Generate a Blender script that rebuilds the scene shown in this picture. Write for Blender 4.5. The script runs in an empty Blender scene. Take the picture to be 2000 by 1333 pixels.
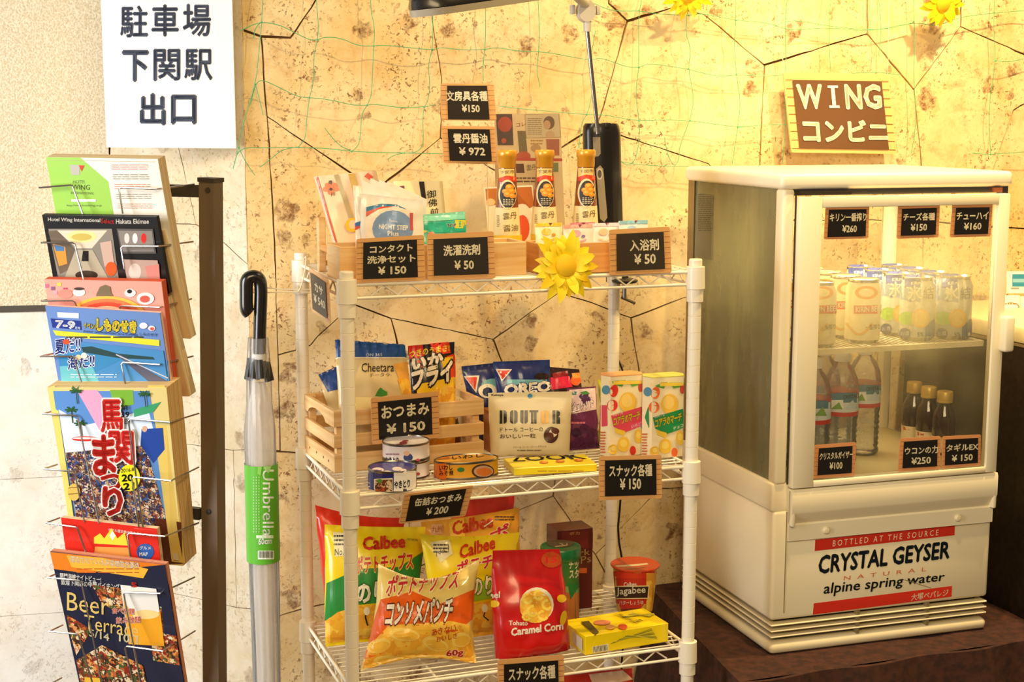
import bpy, bmesh, math, random
from mathutils import Vector, Matrix, noise
from mathutils.bvhtree import BVHTree
from mathutils.geometry import tessellate_polygon
random.seed(7)
V = Vector
SC = bpy.context.scene
COL = SC.collection
PI = math.pi
# ------------------------------------------------------------------ camera
F, P, R, H = 2888.7, .151, .0017, 1.65
cs, sn = math.cos(P), math.sin(P)
cd = bpy.data.cameras.new('camera'); cam = bpy.data.objects.new('camera', cd); COL.objects.link(cam)
cd.sensor_width = 36; cd.lens = F / 2000 * 36; cd.clip_start = .05; cd.clip_end = 50
rt, up_, fw = V((1, 0, 0)), V((0, sn, cs)), V((0, cs, -sn))
r2 = rt * math.cos(R) + up_ * math.sin(R); u2 = -rt * math.sin(R) + up_ * math.cos(R)
M = Matrix(((r2.x, u2.x, -fw.x, 0), (r2.y, u2.y, -fw.y, 0), (r2.z, u2.z, -fw.z, H), (0, 0, 0, 1)))
cam.matrix_world = M; SC.camera = cam
# ------------------------------------------------------------------ light
SC.view_settings.view_transform = 'Standard'; SC.view_settings.look = 'None'
SC.view_settings.gamma = 1; SC.view_settings.use_curve_mapping = False
SC.view_settings.exposure = 0.0
SC.cycles.transparent_max_bounces = 24
W = bpy.data.worlds.new('room_light'); SC.world = W; W.use_nodes = True
W.node_tree.nodes['Background'].inputs[0].default_value = (1, .86, .66, 1)
W.node_tree.nodes['Background'].inputs[1].default_value = .13
def area(name, loc, target, sx, sy, power, col, spread=180):
    l = bpy.data.lights.new(name, 'AREA'); l.shape = 'RECTANGLE'; l.size = sx; l.size_y = sy; l.energy = power; l.color = col
    l.spread = math.radians(spread)
    o = bpy.data.objects.new(name, l); COL.objects.link(o); o.location = loc
    o.rotation_euler = (V(target) - V(loc)).to_track_quat('-Z', 'Y').to_euler(); return o
def spot(name, loc, target, power, col, ang, blend=.6, rad=.03):
    l = bpy.data.lights.new(name, 'SPOT'); l.energy = power; l.color = col; l.spot_size = math.radians(ang); l.spot_blend = blend
    l.shadow_soft_size = rad
    o = bpy.data.objects.new(name, l); COL.objects.link(o); o.location = loc
    o.rotation_euler = (V(target) - V(loc)).to_track_quat('-Z', 'Y').to_euler(); return o
WARM = (1, .73, .36)
area('window_daylight', (-2.3, 1.0, 1.6), (-.85, 2.9, 1.0), 1.2, 1.6, 36, (.92, .96, 1.0), 110)
area('front_fill', (.2, -.1, 2.5), (.35, 2.6, .9), 1.6, .8, 47, (1, .76, .41))  # unseen warm fill, added to brighten the fronts that face the camera
spot('downlight_right', (1.15, 2.62, 2.70), (.95, 3.2, 1.5), 135, WARM, 100, .9, .03)
spot('downlight_middle', (.62, 2.25, 2.75), (.20, 2.85, 1.1), 80, (1, .72, .34), 90, .8, .02)
# ------------------------------------------------------------------ frames and rays
CP = V((0, 0, H))
def ray(px, py):
    u, v = px - 1000, py - 666.5
    cr, sr = math.cos(R), math.sin(R)
    u, v = u * cr + v * sr, -u * sr + v * cr
    x, up = u / F, -v / F
    return V((x, cs + up * sn, -sn + up * cs))
def hitp(px, py, o, n):
    r = ray(px, py); return CP + r * ((V(o) - CP).dot(n) / r.dot(n))
def hitz(px, py, z):
    r = ray(px, py); return CP + r * ((z - H) / r.z)
def proj(p):
    d = V(p) - CP; z = d.dot(fw); u, v = F * d.dot(r2) / z, -F * d.dot(u2) / z; return (1000 + u, 666.5 + v)
def lerp(a, b, t): return (a[0] + (b[0] - a[0]) * t, a[1] + (b[1] - a[1]) * t)
class Fr:
    def __init__(s, o, yaw): s.o = V(o); s.yaw = yaw; s.ex = V((math.cos(yaw), math.sin(yaw), 0)); s.ey = V((-math.sin(yaw), math.cos(yaw), 0))
    def __call__(s, a, b, z=0): return s.o + s.ex * a + s.ey * b + V((0, 0, z))
    def loc(s, p): d = V(p) - s.o; return d.dot(s.ex), d.dot(s.ey), d.z
    def atb(s, px, py, b): return hitp(px, py, s.o + s.ey * b, s.ey)
    def ata(s, px, py, a): return hitp(px, py, s.o + s.ex * a, s.ex)
SH = Fr((-.255, 2.266, 0), .3538)          # the shelf: a along its front, b to its back
FG = Fr((.4728, 2.5865, .675), .3161)      # the showcase fridge on the table
WB = .506                                  # the stone wall in shelf coordinates
Z1, Z2, Z3 = H - .2583, H - .593, H - .915
Z4 = Z3 - .322
class Plane:
    def __init__(s, o, yaw, lean=0):
        s.o = V(o); s.e = V((math.cos(yaw), math.sin(yaw), 0)); back = V((-math.sin(yaw), math.cos(yaw), 0))
        s.up = V((0, 0, 1)) * math.cos(lean) + back * math.sin(lean); s.n = s.e.cross(s.up)
    def __call__(s, px, py): return hitp(px, py, s.o, s.n)
def PS(a, b, z, yaw=0, lean=0): return Plane(SH(a, b, z), SH.yaw + math.radians(yaw), math.radians(lean))
# ------------------------------------------------------------------ materials
_m = {}
def hexc(h):
    h = h.lstrip('#'); c = [int(h[i:i + 2], 16) / 255 for i in (0, 2, 4)]
    return tuple((x / 12.92 if x <= .04045 else ((x + .055) / 1.055) ** 2.4) for x in c) + (1,)
def mat(h, rough=.5, metal=0, spec=.5, trans=0, emit=0, coat=0, alpha=1):
    k = (h, rough, metal, spec, trans, emit, coat, alpha)
    if k in _m: return _m[k]
    m = bpy.data.materials.new('surface_' + h.lstrip('#')); m.use_nodes = True
    b = m.node_tree.nodes['Principled BSDF']; b.inputs['Base Color'].default_value = hexc(h)
    b.inputs['Roughness'].default_value = rough; b.inputs['Metallic'].default_value = metal
    b.inputs['Specular IOR Level'].default_value = spec; b.inputs['Transmission Weight'].default_value = trans
    b.inputs['Coat Weight'].default_value = coat; b.inputs['Alpha'].default_value = alpha
    if coat: b.inputs['Coat Roughness'].default_value = .12
    if emit: b.inputs['Emission Color'].default_value = hexc(h); b.inputs['Emission Strength'].default_value = emit
    _m[k] = m; return m
def nodemat(name):
    m = bpy.data.materials.new(name); m.use_nodes = True; nt = m.node_tree
    return m, nt, nt.nodes['Principled BSDF']
def N(nt, t, **kw):
    n = nt.nodes.new(t)
    for k, v in kw.items():
        if k in n.inputs: n.inputs[k].default_value = v
        else: setattr(n, k, v)
    return n
def ramp(nt, src, stops):
    r = nt.nodes.new('ShaderNodeValToRGB'); e = r.color_ramp.elements
    while len(e) < len(stops): e.new(.5)
    for i, (p, c) in enumerate(stops):
        e[i].position = p; e[i].color = hexc(c) if isinstance(c, str) else (c, c, c, 1)
    nt.links.new(src, r.inputs[0]); return r.outputs[0]
def mix(nt, f, a, b, mode='MIX'):
    n = nt.nodes.new('ShaderNodeMix'); n.data_type = 'RGBA'; n.blend_type = mode
    for i, v in ((0, f), (6, a), (7, b)):
        if hasattr(v, 'is_output') or isinstance(v, bpy.types.NodeSocket): nt.links.new(v, n.inputs[i])
        else: n.inputs[i].default_value = v
    return n.outputs[2]
def bump(nt, b, src, s, d=.002):
    n = nt.nodes.new('ShaderNodeBump'); n.inputs['Strength'].default_value = s; n.inputs['Distance'].default_value = d
    nt.links.new(src, n.inputs['Height']); nt.links.new(n.outputs[0], b.inputs['Normal'])
def mulv(nt, a, f):
    n = N(nt, 'ShaderNodeMath', operation='MULTIPLY'); nt.links.new(a, n.inputs[0]); n.inputs[1].default_value = f; return n.outputs[0]
def stone_mat(name, c1, c2, pit, pitamt=1):
    m, nt, b = nodemat(name); g = N(nt, 'ShaderNodeNewGeometry'); P_ = g.outputs['Position']
    def nz(scale, det=6, rough=.6, dist=0):
        n = N(nt, 'ShaderNodeTexNoise'); n.inputs['Scale'].default_value = scale; n.inputs['Detail'].default_value = det
        n.inputs['Roughness'].default_value = rough; n.inputs['Distortion'].default_value = dist
        nt.links.new(P_, n.inputs['Vector']); return n.outputs[0]
    base = mix(nt, ramp(nt, nz(7, 8, .65), [(.35, 0.), (.68, 1.)]), hexc(c1), hexc(c2))
    stain = ramp(nt, nz(22, 8, .75, .4), [(.48, 0.), (.74, .65)])
    base = mix(nt, mulv(nt, stain, min(1, pitamt + .05)), base, hexc('#B98340'))
    # small scattered pits gathered in clusters, and a few large hollows
    fine = ramp(nt, nz(130, 4, .7, .6), [(.575, 0.), (.625, 1.)])
    clus = ramp(nt, nz(9, 4, .6), [(.44, 0.), (.62, 1.)])
    v = N(nt, 'ShaderNodeTexVoronoi'); v.inputs['Scale'].default_value = 13; v.inputs['Randomness'].default_value = 1
    ad = N(nt, 'ShaderNodeVectorMath', operation='MULTIPLY_ADD'); nn = N(nt, 'ShaderNodeTexNoise'); nn.inputs['Scale'].default_value = 40; nn.inputs['Detail'].default_value = 5
    nt.links.new(P_, nn.inputs['Vector']); nt.links.new(nn.outputs['Color'], ad.inputs[0]); ad.inputs[1].default_value = (.05, .05, .05); nt.links.new(P_, ad.inputs[2])
    nt.links.new(ad.outputs[0], v.inputs['Vector'])
    sep = N(nt, 'ShaderNodeSeparateColor'); nt.links.new(v.outputs['Color'], sep.inputs[0])
    th = N(nt, 'ShaderNodeMath', operation='MULTIPLY'); nt.links.new(sep.outputs[0], th.inputs[0]); th.inputs[1].default_value = .40
    lt = N(nt, 'ShaderNodeMath', operation='SUBTRACT'); nt.links.new(th.outputs[0], lt.inputs[0]); nt.links.new(v.outputs['Distance'], lt.inputs[1])
    holl = ramp(nt, lt.outputs[0], [(.02, 0.), (.09, 1.)])
    big = N(nt, 'ShaderNodeMath', operation='MULTIPLY'); nt.links.new(holl, big.inputs[0]); nt.links.new(ramp(nt, nz(55, 6, .8), [(.42, 0.), (.62, 1.)]), big.inputs[1])
    f2 = N(nt, 'ShaderNodeMath', operation='MULTIPLY'); nt.links.new(fine, f2.inputs[0]); nt.links.new(clus, f2.inputs[1])
    al = N(nt, 'ShaderNodeMath', operation='MAXIMUM'); nt.links.new(f2.outputs[0], al.inputs[0]); nt.links.new(big.outputs[0], al.inputs[1])
    am = N(nt, 'ShaderNodeMath', operation='MULTIPLY'); nt.links.new(al.outputs[0], am.inputs[0]); am.inputs[1].default_value = pitamt * .95
    base = mix(nt, am.outputs[0], base, hexc(pit))
    nt.links.new(base, b.inputs['Base Color']); b.inputs['Roughness'].default_value = .75
    iv = N(nt, 'ShaderNodeMath', operation='MULTIPLY'); nt.links.new(al.outputs[0], iv.inputs[0]); iv.inputs[1].default_value = -1
    bump(nt, b, iv.outputs[0], .5, .004)
    return m
STONE = stone_mat('travertine', '#E9D3A4', '#D8B878', '#7A4A1C')
STONE2 = stone_mat('pale_travertine', '#DFD3BC', '#CDB992', '#7C5A34', .6)
MARBLE = stone_mat('white_marble', '#EFEAE0', '#E2DACB', '#B08A60', .25)
def speck_mat(name, c1, c2, scale, bs=.5, dist=.002, rough=.8):
    m, nt, b = nodemat(name); g = N(nt, 'ShaderNodeNewGeometry'); n = N(nt, 'ShaderNodeTexNoise'); n.inputs['Scale'].default_value = scale
    n.inputs['Detail'].default_value = 4; nt.links.new(g.outputs['Position'], n.inputs['Vector'])
    nt.links.new(mix(nt, ramp(nt, n.outputs[0], [(.38, 0.), (.62, 1.)]), hexc(c1), hexc(c2)), b.inputs['Base Color'])
    b.inputs['Roughness'].default_value = rough; bump(nt, b, n.outputs[0], bs, dist); return m
STUCCO = speck_mat('stucco_wallpaper', '#E8DBC0', '#D2C09C', 260, .8, .003)
CLOTH = speck_mat('brown_cloth', '#4A2616', '#33190E', 60, .4, .002, .95)
DARKWOOD = speck_mat('dark_counter_wood', '#2C2118', '#1D1510', 90, .2, .001, .45)
MORTAR = mat('#5E3E1E', .9)
def wood_mat(name, c1, c2, vec=(3, 3, 60), rough=.55):
    m, nt, b = nodemat(name); g = N(nt, 'ShaderNodeNewGeometry'); mp = N(nt, 'ShaderNodeMapping'); mp.inputs['Scale'].default_value = vec
    nt.links.new(g.outputs['Position'], mp.inputs[0]); n = N(nt, 'ShaderNodeTexNoise'); n.inputs['Scale'].default_value = 1.5; n.inputs['Detail'].default_value = 8
    n.inputs['Distortion'].default_value = .6; nt.links.new(mp.outputs[0], n.inputs['Vector'])
    nt.links.new(mix(nt, ramp(nt, n.outputs[0], [(.35, 0.), (.65, 1.)]), hexc(c1), hexc(c2)), b.inputs['Base Color'])
    b.inputs['Roughness'].default_value = rough; bump(nt, b, n.outputs[0], .15, .001); return m
PINE = wood_mat('pine_wood', '#EBC68C', '#D9A866')
PINE2 = wood_mat('warm_pine', '#E2A860', '#D0914A')
def busy_mat(name, cols, scale=60, contrast=.0):
    m, nt, b = nodemat(name); g = N(nt, 'ShaderNodeNewGeometry'); v = N(nt, 'ShaderNodeTexVoronoi'); v.inputs['Scale'].default_value = scale
    n = N(nt, 'ShaderNodeTexNoise'); n.inputs['Scale'].default_value = scale; n.inputs['Detail'].default_value = 3
    nt.links.new(g.outputs['Position'], n.inputs['Vector'])
    ad = N(nt, 'ShaderNodeVectorMath', operation='MULTIPLY_ADD'); nt.links.new(n.outputs['Color'], ad.inputs[0]); ad.inputs[1].default_value = (.02,) * 3
    nt.links.new(g.outputs['Position'], ad.inputs[2]); nt.links.new(ad.outputs[0], v.inputs['Vector'])
    sp = N(nt, 'ShaderNodeSeparateColor'); nt.links.new(v.outputs['Color'], sp.inputs[0])
    k = len(cols); r = ramp(nt, sp.outputs[0], [(i / k, c) for i, c in enumerate(cols)])
    r.node.color_ramp.interpolation = 'CONSTANT'
    nt.links.new(r, b.inputs['Base Color']); b.inputs['Roughness'].default_value = .45; return m
CROWD = busy_mat('festival_crowd_print', ['#20284F', '#6A3A22', '#2B4C8C', '#C89A70', '#3A2418', '#D8C8B0', '#7A2C1C', '#1A1A26', '#8C6A40'], 230)
FOOD = busy_mat('food_print', ['#6A3018', '#B85A28', '#3A2016', '#D8904A', '#8C2A18', '#E0C8A0', '#4A5A2A'], 170)
NUTS = busy_mat('snack_print', ['#F4BE3A', '#EFB030', '#F6C84A', '#EBA428'], 70)
WOODP = busy_mat('wood_print', ['#B86A30', '#A85C26', '#C47838'], 20)
def page_mat(name, c1, c2, ax=(0, 0, 1), scale=900):
    m, nt, b = nodemat(name); g = N(nt, 'ShaderNodeNewGeometry'); d = N(nt, 'ShaderNodeVectorMath', operation='DOT_PRODUCT')
    nt.links.new(g.outputs['Position'], d.inputs[0]); d.inputs[1].default_value = ax
    n = N(nt, 'ShaderNodeTexNoise', noise_dimensions='1D'); n.inputs['Scale'].default_value = scale; n.inputs['Detail'].default_value = 2
    nt.links.new(d.outputs['Value'], n.inputs['W'])
    nt.links.new(mix(nt, ramp(nt, n.outputs[0], [(.4, 0.), (.6, 1.)]), hexc(c1), hexc(c2)), b.inputs['Base Color']); b.inputs['Roughness'].default_value = .7
    return m
def fog_mat(name, col, lo, hi, streak=True, rough=.35, vec=(14, 14, 3), zfade=None, zband=False, fr_=1.35):
    m, nt, b = nodemat(name); out = nt.nodes['Material Output']; g = N(nt, 'ShaderNodeNewGeometry')
    mp = N(nt, 'ShaderNodeMapping'); mp.inputs['Scale'].default_value = vec; nt.links.new(g.outputs['Position'], mp.inputs[0])
    n = N(nt, 'ShaderNodeTexNoise'); n.inputs['Scale'].default_value = 1; n.inputs['Detail'].default_value = 5; n.inputs['Roughness'].default_value = .6; nt.links.new(mp.outputs[0], n.inputs['Vector'])
    fac = ramp(nt, n.outputs[0], [(.3, lo), (.7, hi)])
    if zfade:
        s = N(nt, 'ShaderNodeSeparateXYZ'); nt.links.new(g.outputs['Position'], s.inputs[0])
        mr = N(nt, 'ShaderNodeMapRange'); nt.links.new(s.outputs[2], mr.inputs[0])
        for i, v in enumerate(zfade): mr.inputs[1 + i].default_value = v
        mu = N(nt, 'ShaderNodeMath', operation='MULTIPLY'); nt.links.new(fac, mu.inputs[0]); nt.links.new(mr.outputs[0], mu.inputs[1]); fac = mu.outputs[0]
    if zband:                                   # the mist hangs at the height of the cans
        s = N(nt, 'ShaderNodeSeparateXYZ'); nt.links.new(g.outputs['Position'], s.inputs[0])
        mr = N(nt, 'ShaderNodeMapRange'); nt.links.new(s.outputs[2], mr.inputs[0]); mr.inputs[1].default_value = .98; mr.inputs[2].default_value = 1.50
        mu = N(nt, 'ShaderNodeMath', operation='MULTIPLY'); nt.links.new(fac, mu.inputs[0]); nt.links.new(ramp(nt, mr.outputs[0], [(0, .35), (.2, .12), (.42, .42), (.55, 1.), (.68, .95), (.85, .12)]), mu.inputs[1]); fac = mu.outputs[0]
    tr = N(nt, 'ShaderNodeBsdfTransparent'); df = N(nt, 'ShaderNodeBsdfDiffuse'); tl = N(nt, 'ShaderNodeBsdfTranslucent'); gl = N(nt, 'ShaderNodeBsdfGlossy')
    for x in (df, tl): x.inputs['Color'].default_value = hexc(col)
    gl.inputs['Roughness'].default_value = rough * .3
    m1 = N(nt, 'ShaderNodeMixShader'); m1.inputs[0].default_value = .5; nt.links.new(df.outputs[0], m1.inputs[1]); nt.links.new(tl.outputs[0], m1.inputs[2])
    m2 = N(nt, 'ShaderNodeMixShader'); nt.links.new(fac, m2.inputs[0]); nt.links.new(tr.outputs[0], m2.inputs[1]); nt.links.new(m1.outputs[0], m2.inputs[2])
    lw = N(nt, 'ShaderNodeFresnel'); lw.inputs[0].default_value = fr_
    m3 = N(nt, 'ShaderNodeMixShader'); nt.links.new(lw.outputs[0], m3.inputs[0]); nt.links.new(m2.outputs[0], m3.inputs[1]); nt.links.new(gl.outputs[0], m3.inputs[2])
    nt.links.new(m3.outputs[0], out.inputs[0]); nt.nodes.remove(b); return m
FOGSIDE = fog_mat('misted_side_glass', '#D6D09C', .26, .62, vec=(9, 9, 2))
FOGDOOR = fog_mat('misted_door_glass', '#F4E8B4', .05, .42, vec=(7, 7, 6), zband=True)
CLEAR = fog_mat('clear_glass', '#E8F0E0', .01, .03, fr_=1.12)
ACRYL = fog_mat('clear_acrylic', '#F4ECD8', .02, .05)
FILM = fog_mat('clear_film', '#F0EEE8', .16, .42, vec=(60, 60, 8))
PET = fog_mat('bottle_plastic', '#D8DCD0', .18, .40, vec=(40, 40, 60))
PAPER = fog_mat('thin_leaflet_paper', '#FFF4DC', .92, .97, fr_=1.15)
WIRE = mat('#F6ECD6', .35, coat=.3); IVORY = mat('#F7EAC8', .38); IVORY2 = mat('#EBDDB8', .4)
CHROME = mat('#C8C4BC', .18, 1); BLACK = mat('#15110D', .4); STEEL = mat('#8A8378', .3, 1)
# ------------------------------------------------------------------ mesh builder
class B:
    def __init__(s): s.v = []; s.f = []; s.mi = []; s.m = []
    def mat(s, m):
        if m not in s.m: s.m.append(m)
        return s.m.index(m)
    def add(s, vs, fs, m=None):
        o = len(s.v); s.v += [V(x) for x in vs]; i = s.mat(m) if m else 0
        for f in fs: s.f.append([o + k for k in f]); s.mi.append(i)
        return s
    def box(s, fr, a0, a1, b0, b1, z0, z1, m=None, bev=0, seg=2):
        if bev:
            bm = bmesh.new(); bmesh.ops.create_cube(bm, size=1)
            for v in bm.verts: v.co = V(((a0 + a1) / 2 + v.co.x * (a1 - a0), (b0 + b1) / 2 + v.co.y * (b1 - b0), (z0 + z1) / 2 + v.co.z * (z1 - z0)))
            bmesh.ops.bevel(bm, geom=bm.edges[:], offset=bev, segments=seg, affect='EDGES', profile=.5)
            bm.verts.index_update()
            s.add([fr(*v.co) for v in bm.verts], [[v.index for v in f.verts] for f in bm.faces], m); bm.free(); return s
        c = [(a, b, z) for a in (a0, a1) for b in (b0, b1) for z in (z0, z1)]
        return s.add([fr(*x) for x in c], [(0, 1, 3, 2), (4, 6, 7, 5), (0, 4, 5, 1), (2, 3, 7, 6), (0, 2, 6, 4), (1, 5, 7, 3)], m)
    def prism(s, pts, off, m=None):      # world polygon extruded by a vector
        n = len(pts); pts = [V(p) for p in pts]
        tri = tessellate_polygon([pts])
        fs = [tuple(t) for t in tri] + [tuple(n + k for k in reversed(t)) for t in tri] + [(i, (i + 1) % n, n + (i + 1) % n, n + i) for i in range(n)]
        return s.add(pts + [p + V(off) for p in pts], fs, m)
    def tube(s, pts, r, m=None, n=6, cap=True, closed=False):
        pts = [V(p) for p in pts]; k = len(pts); vs = []
        u = None
        for i, p in enumerate(pts):
            a = pts[(i - 1) % k] if (i or closed) else p; b = pts[(i + 1) % k] if (i < k - 1 or closed) else p
            t = (b - a).normalized()
            if u is None: u = t.orthogonal().normalized()
            else:
                u = (u - t * u.dot(t)); u = u.normalized() if u.length > 1e-6 else t.orthogonal().normalized()
            w = t.cross(u); rr = r[i] if isinstance(r, (list, tuple)) else r
            for j in range(n): an = 2 * PI * j / n; vs.append(p + (u * math.cos(an) + w * math.sin(an)) * rr)
        fs = [(i * n + j, i * n + (j + 1) % n, ((i + 1) % k) * n + (j + 1) % n, ((i + 1) % k) * n + j) for i in range(k if closed else k - 1) for j in range(n)]
        if cap and not closed: fs += [tuple(range(n))[::-1], tuple((k - 1) * n + j for j in range(n))]
        return s.add(vs, fs, m)
    def lathe(s, c, prof, m=None, n=28, sx=1, sy=1, yaw=0, mats=None, fold=None):
        c = V(c); o = []; cy, sy_ = math.cos(yaw), math.sin(yaw)
        for r, z in prof:
            for j in range(n):
                a = 2 * PI * j / n; q = fold(a, z) if fold else 1
                x, y = r * math.cos(a) * sx * q, r * math.sin(a) * sy * q
                o.append(c + V((x * cy - y * sy_, x * sy_ + y * cy, z)))
        for i in range(len(prof) - 1):
            mm = mats[i] if mats else m
            s.add([], [], mm) if False else None
        b0 = len(s.v); s.v += o
        for i in range(len(prof) - 1):
            mi = s.mat(mats[i] if mats else m)
            for j in range(n): s.f.append([b0 + i * n + j, b0 + i * n + (j + 1) % n, b0 + (i + 1) * n + (j + 1) % n, b0 + (i + 1) * n + j]); s.mi.append(mi)
        for i in (0, len(prof) - 1):
            if prof[i][0] > 1e-5:
                f = [b0 + i * n + j for j in range(n)]; s.f.append(f if i else f[::-1]); s.mi.append(s.mat(mats[min(i, len(prof) - 2)] if mats else m))
        return s
    def build(s, name, parent=None, m=None, sharp=35, smooth=True):
        me = bpy.data.meshes.new(name); off = parent_loc(parent)
        me.from_pydata([v - off for v in s.v], [], s.f)
        if not s.m: s.m = [m or WIRE]
        for x in s.m: me.materials.append(x)
        me.polygons.foreach_set('material_index', s.mi)
        if smooth:
            me.polygons.foreach_set('use_smooth', [True] * len(me.polygons))
            me.set_sharp_from_angle(angle=math.radians(sharp))
        me.update()
        o = bpy.data.objects.new(name, me); COL.objects.link(o)
        if parent: o.parent = parent
        _bv[o.name] = (s.v, s.f)
        return o
_bv = {}; _loc = {}
def parent_loc(p):
    t = V((0, 0, 0))
    while p is not None: t += p.location; p = p.parent
    return t
def thing(name, label, cat, loc, group=None):
    o = bpy.data.objects.new(name, None); COL.objects.link(o); o.location = V(loc); o.empty_display_size = .02
    return tag(o, label, cat, group)
def tag(o, label=None, cat=None, group=None, kind=None):
    if label: o['label'] = label
    if cat: o['category'] = cat
    if group: o['group'] = group
    if kind: o['kind'] = kind
    return o
def dup(root, loc, rz=0, label=None, group=None, keep=None):
    def cp(o, par):
        c = o.copy(); COL.objects.link(c)
        if par: c.parent = par
        for ch in list(o.children):
            if keep is None or ch.name.split('.')[0] in keep: cp(ch, c)
        return c
    r = cp(root, None); r.location = V(loc); r.rotation_euler = (0, 0, rz)
    if label: r['label'] = label
    if group: r['group'] = group
    return r
# ------------------------------------------------------------------ flat print: shapes and lettering laid on a surface
_glyph = {}
def glyph(s, off):
    k = (s, off)
    if k not in _glyph:
        c = bpy.data.curves.new('t', 'FONT'); c.body = s; c.resolution_u = 2; c.offset = off
        o = bpy.data.objects.new('t', c); me = bpy.data.meshes.new_from_object(o)
        _glyph[k] = ([(v.co.x, v.co.y) for v in me.vertices], [tuple(p.vertices) for p in me.polygons])
        bpy.data.objects.remove(o); bpy.data.curves.remove(c); bpy.data.meshes.remove(me)
    return _glyph[k]
def bil(q, u, v):       # q = TL, TR, BR, BL ; v = 0 at the bottom
    return lerp(lerp(q[3], q[2], u), lerp(q[0], q[1], u), v)
class Art:
    def __init__(s, obs, g=None, lift=.0004, step=.00007, quad=None, rough=.45):
        vs, fs = [], []
        for o in (obs if isinstance(obs, (list, tuple)) else [obs]):
            a, f = _bv[o.name]; k = len(vs); vs += a; fs += [[k + i for i in q] for q in f]
        s.bv = BVHTree.FromPolygons(vs, fs); s.c = sum(vs, V()) / len(vs); s.g = g; s.l = lift; s.step = step
        s.P = B(); s.T = B(); s.q = quad; s.rough = rough
    def m(s, c): return c if not isinstance(c, str) else mat(c, s.rough)
    def pt(s, x, y, l):
        r = ray(x, y); h = s.bv.ray_cast(CP, r)
        if h[0] is None:                     # outside the outline: slide in to the edge of the surface
            cx, cy = proj(s.c); lo, hi = 0., 1.
            for _ in range(12):
                m = (lo + hi) / 2; hh = s.bv.ray_cast(CP, ray(x + (cx - x) * m, y + (cy - y) * m))
                if hh[0] is None: lo = m
                else: hi = m; h = hh
            if h[0] is None: h = s.bv.find_nearest(CP + r * ((s.c - CP).dot(fw) / r.dot(fw)))
            r = h[0] - CP
        n = h[1] if h[1].dot(r) < 0 else -h[1]
        return h[0] + n * l
    def put(s, vs2, fs, c, tgt):
        s.l += s.step
        if s.q: vs2 = [bil(s.q, *p) for p in vs2]
        if s.g:
            bm = bmesh.new(); bv = [bm.verts.new((x, y, 0)) for x, y in vs2]
            for f in fs:
                try: bm.faces.new([bv[i] for i in f])
                except ValueError: pass
            xs = [p[0] for p in vs2]; ys = [p[1] for p in vs2]
            for ax, lo, hi in ((0, min(xs), max(xs)), (1, min(ys), max(ys))):
                k = math.ceil(lo / s.g) * s.g
                while k < hi:
                    co = [0, 0, 0]; no = [0, 0, 0]; co[ax] = k + .013; no[ax] = 1
                    bmesh.ops.bisect_plane(bm, geom=bm.verts[:] + bm.edges[:] + bm.faces[:], plane_co=co, plane_no=no); k += s.g
            bm.verts.index_update(); vs2 = [(v.co.x, v.co.y) for v in bm.verts]; fs = [[v.index for v in f.verts] for f in bm.faces]; bm.free()
        tgt.add([s.pt(x, y, s.l) for x, y in vs2], fs, s.m(c)); return s
    def poly(s, pts, c):
        p3 = [V((x, y, 0)) for x, y in pts]; return s.put(pts, [tuple(t) for t in tessellate_polygon([p3])], c, s.P)
    def rect(s, x0, y0, x1, y1, c): return s.put([(x0, y0), (x1, y0), (x1, y1), (x0, y1)], [(0, 1, 2, 3)], c, s.P)
    def ell(s, cx, cy, rx, ry, c, rot=0, n=20):
        return s.poly([(cx + rx * math.cos(a) * math.cos(rot) - ry * math.sin(a) * math.sin(rot), cy + rx * math.cos(a) * math.sin(rot) + ry * math.sin(a) * math.cos(rot)) for a in [2 * PI * i / n for i in range(n)]], c)
    def line(s, pts, w, c):
        for i in range(len(pts) - 1):
            (x0, y0), (x1, y1) = pts[i], pts[i + 1]; d = math.hypot(x1 - x0, y1 - y0) or 1; nx, ny = -(y1 - y0) / d * w / 2, (x1 - x0) / d * w / 2
            s.put([(x0 + nx, y0 + ny), (x1 + nx, y1 + ny), (x1 - nx, y1 - ny), (x0 - nx, y0 - ny)], [(0, 1, 2, 3)], c, s.P)
            s.l -= s.step
        s.l += s.step; return s
    def tq(s, t, q, c, bold=0, ol=None):   # q = TL,TR,BR,BL of the writing
        v0, _ = glyph(t, 0)
        if not v0: return s
        x0, x1 = min(v[0] for v in v0), max(v[0] for v in v0); y0, y1 = min(v[1] for v in v0), max(v[1] for v in v0)
        if y1 - y0 < .2: y0 -= .3; y1 += .3
        for off, w in (([(bold + ol[1], 1)] if ol else []) + [(bold, 0)]):   # thick letters: overlapping shifted copies
            v0, f0 = glyph(t, 0); vv = []; ff = []; cc = ol[0] if w else c
            kanji = any('\u4e00' <= ch <= '\u9fff' for ch in t)
            if kanji and not w: off = min(off, .045)
            k = 8 if off > .045 else 4
            sh = [(0, 0)] if off < .008 else [(off * .8 * math.cos(2 * PI * i / k), off * .8 * math.sin(2 * PI * i / k)) for i in range(k)] + ([(0, 0)] if off > .07 else [])
            for dx, dy in sh:
                o = len(vv); vv += [(x + dx, y + dy) for x, y in v0]; ff += [tuple(o + i for i in g) for g in f0]
            v, f = vv, ff
            s.put([bil(q, (x - x0) / (x1 - x0), (y - y0) / (y1 - y0)) for x, y in v], f, cc, s.T)
        return s
    def t(s, t, x0, y0, x1, y1, h, c, bold=0, ol=None, sk=0):   # baseline ends, height up
        if s.q: return s.tq(t, [(x0 + sk, y0 + h), (x1 + sk, y1 + h), (x1, y1), (x0, y0)], c, bold, ol)
        return s.tq(t, [(x0 + sk, y0 - h), (x1 + sk, y1 - h), (x1, y1), (x0, y0)], c, bold, ol)
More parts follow.
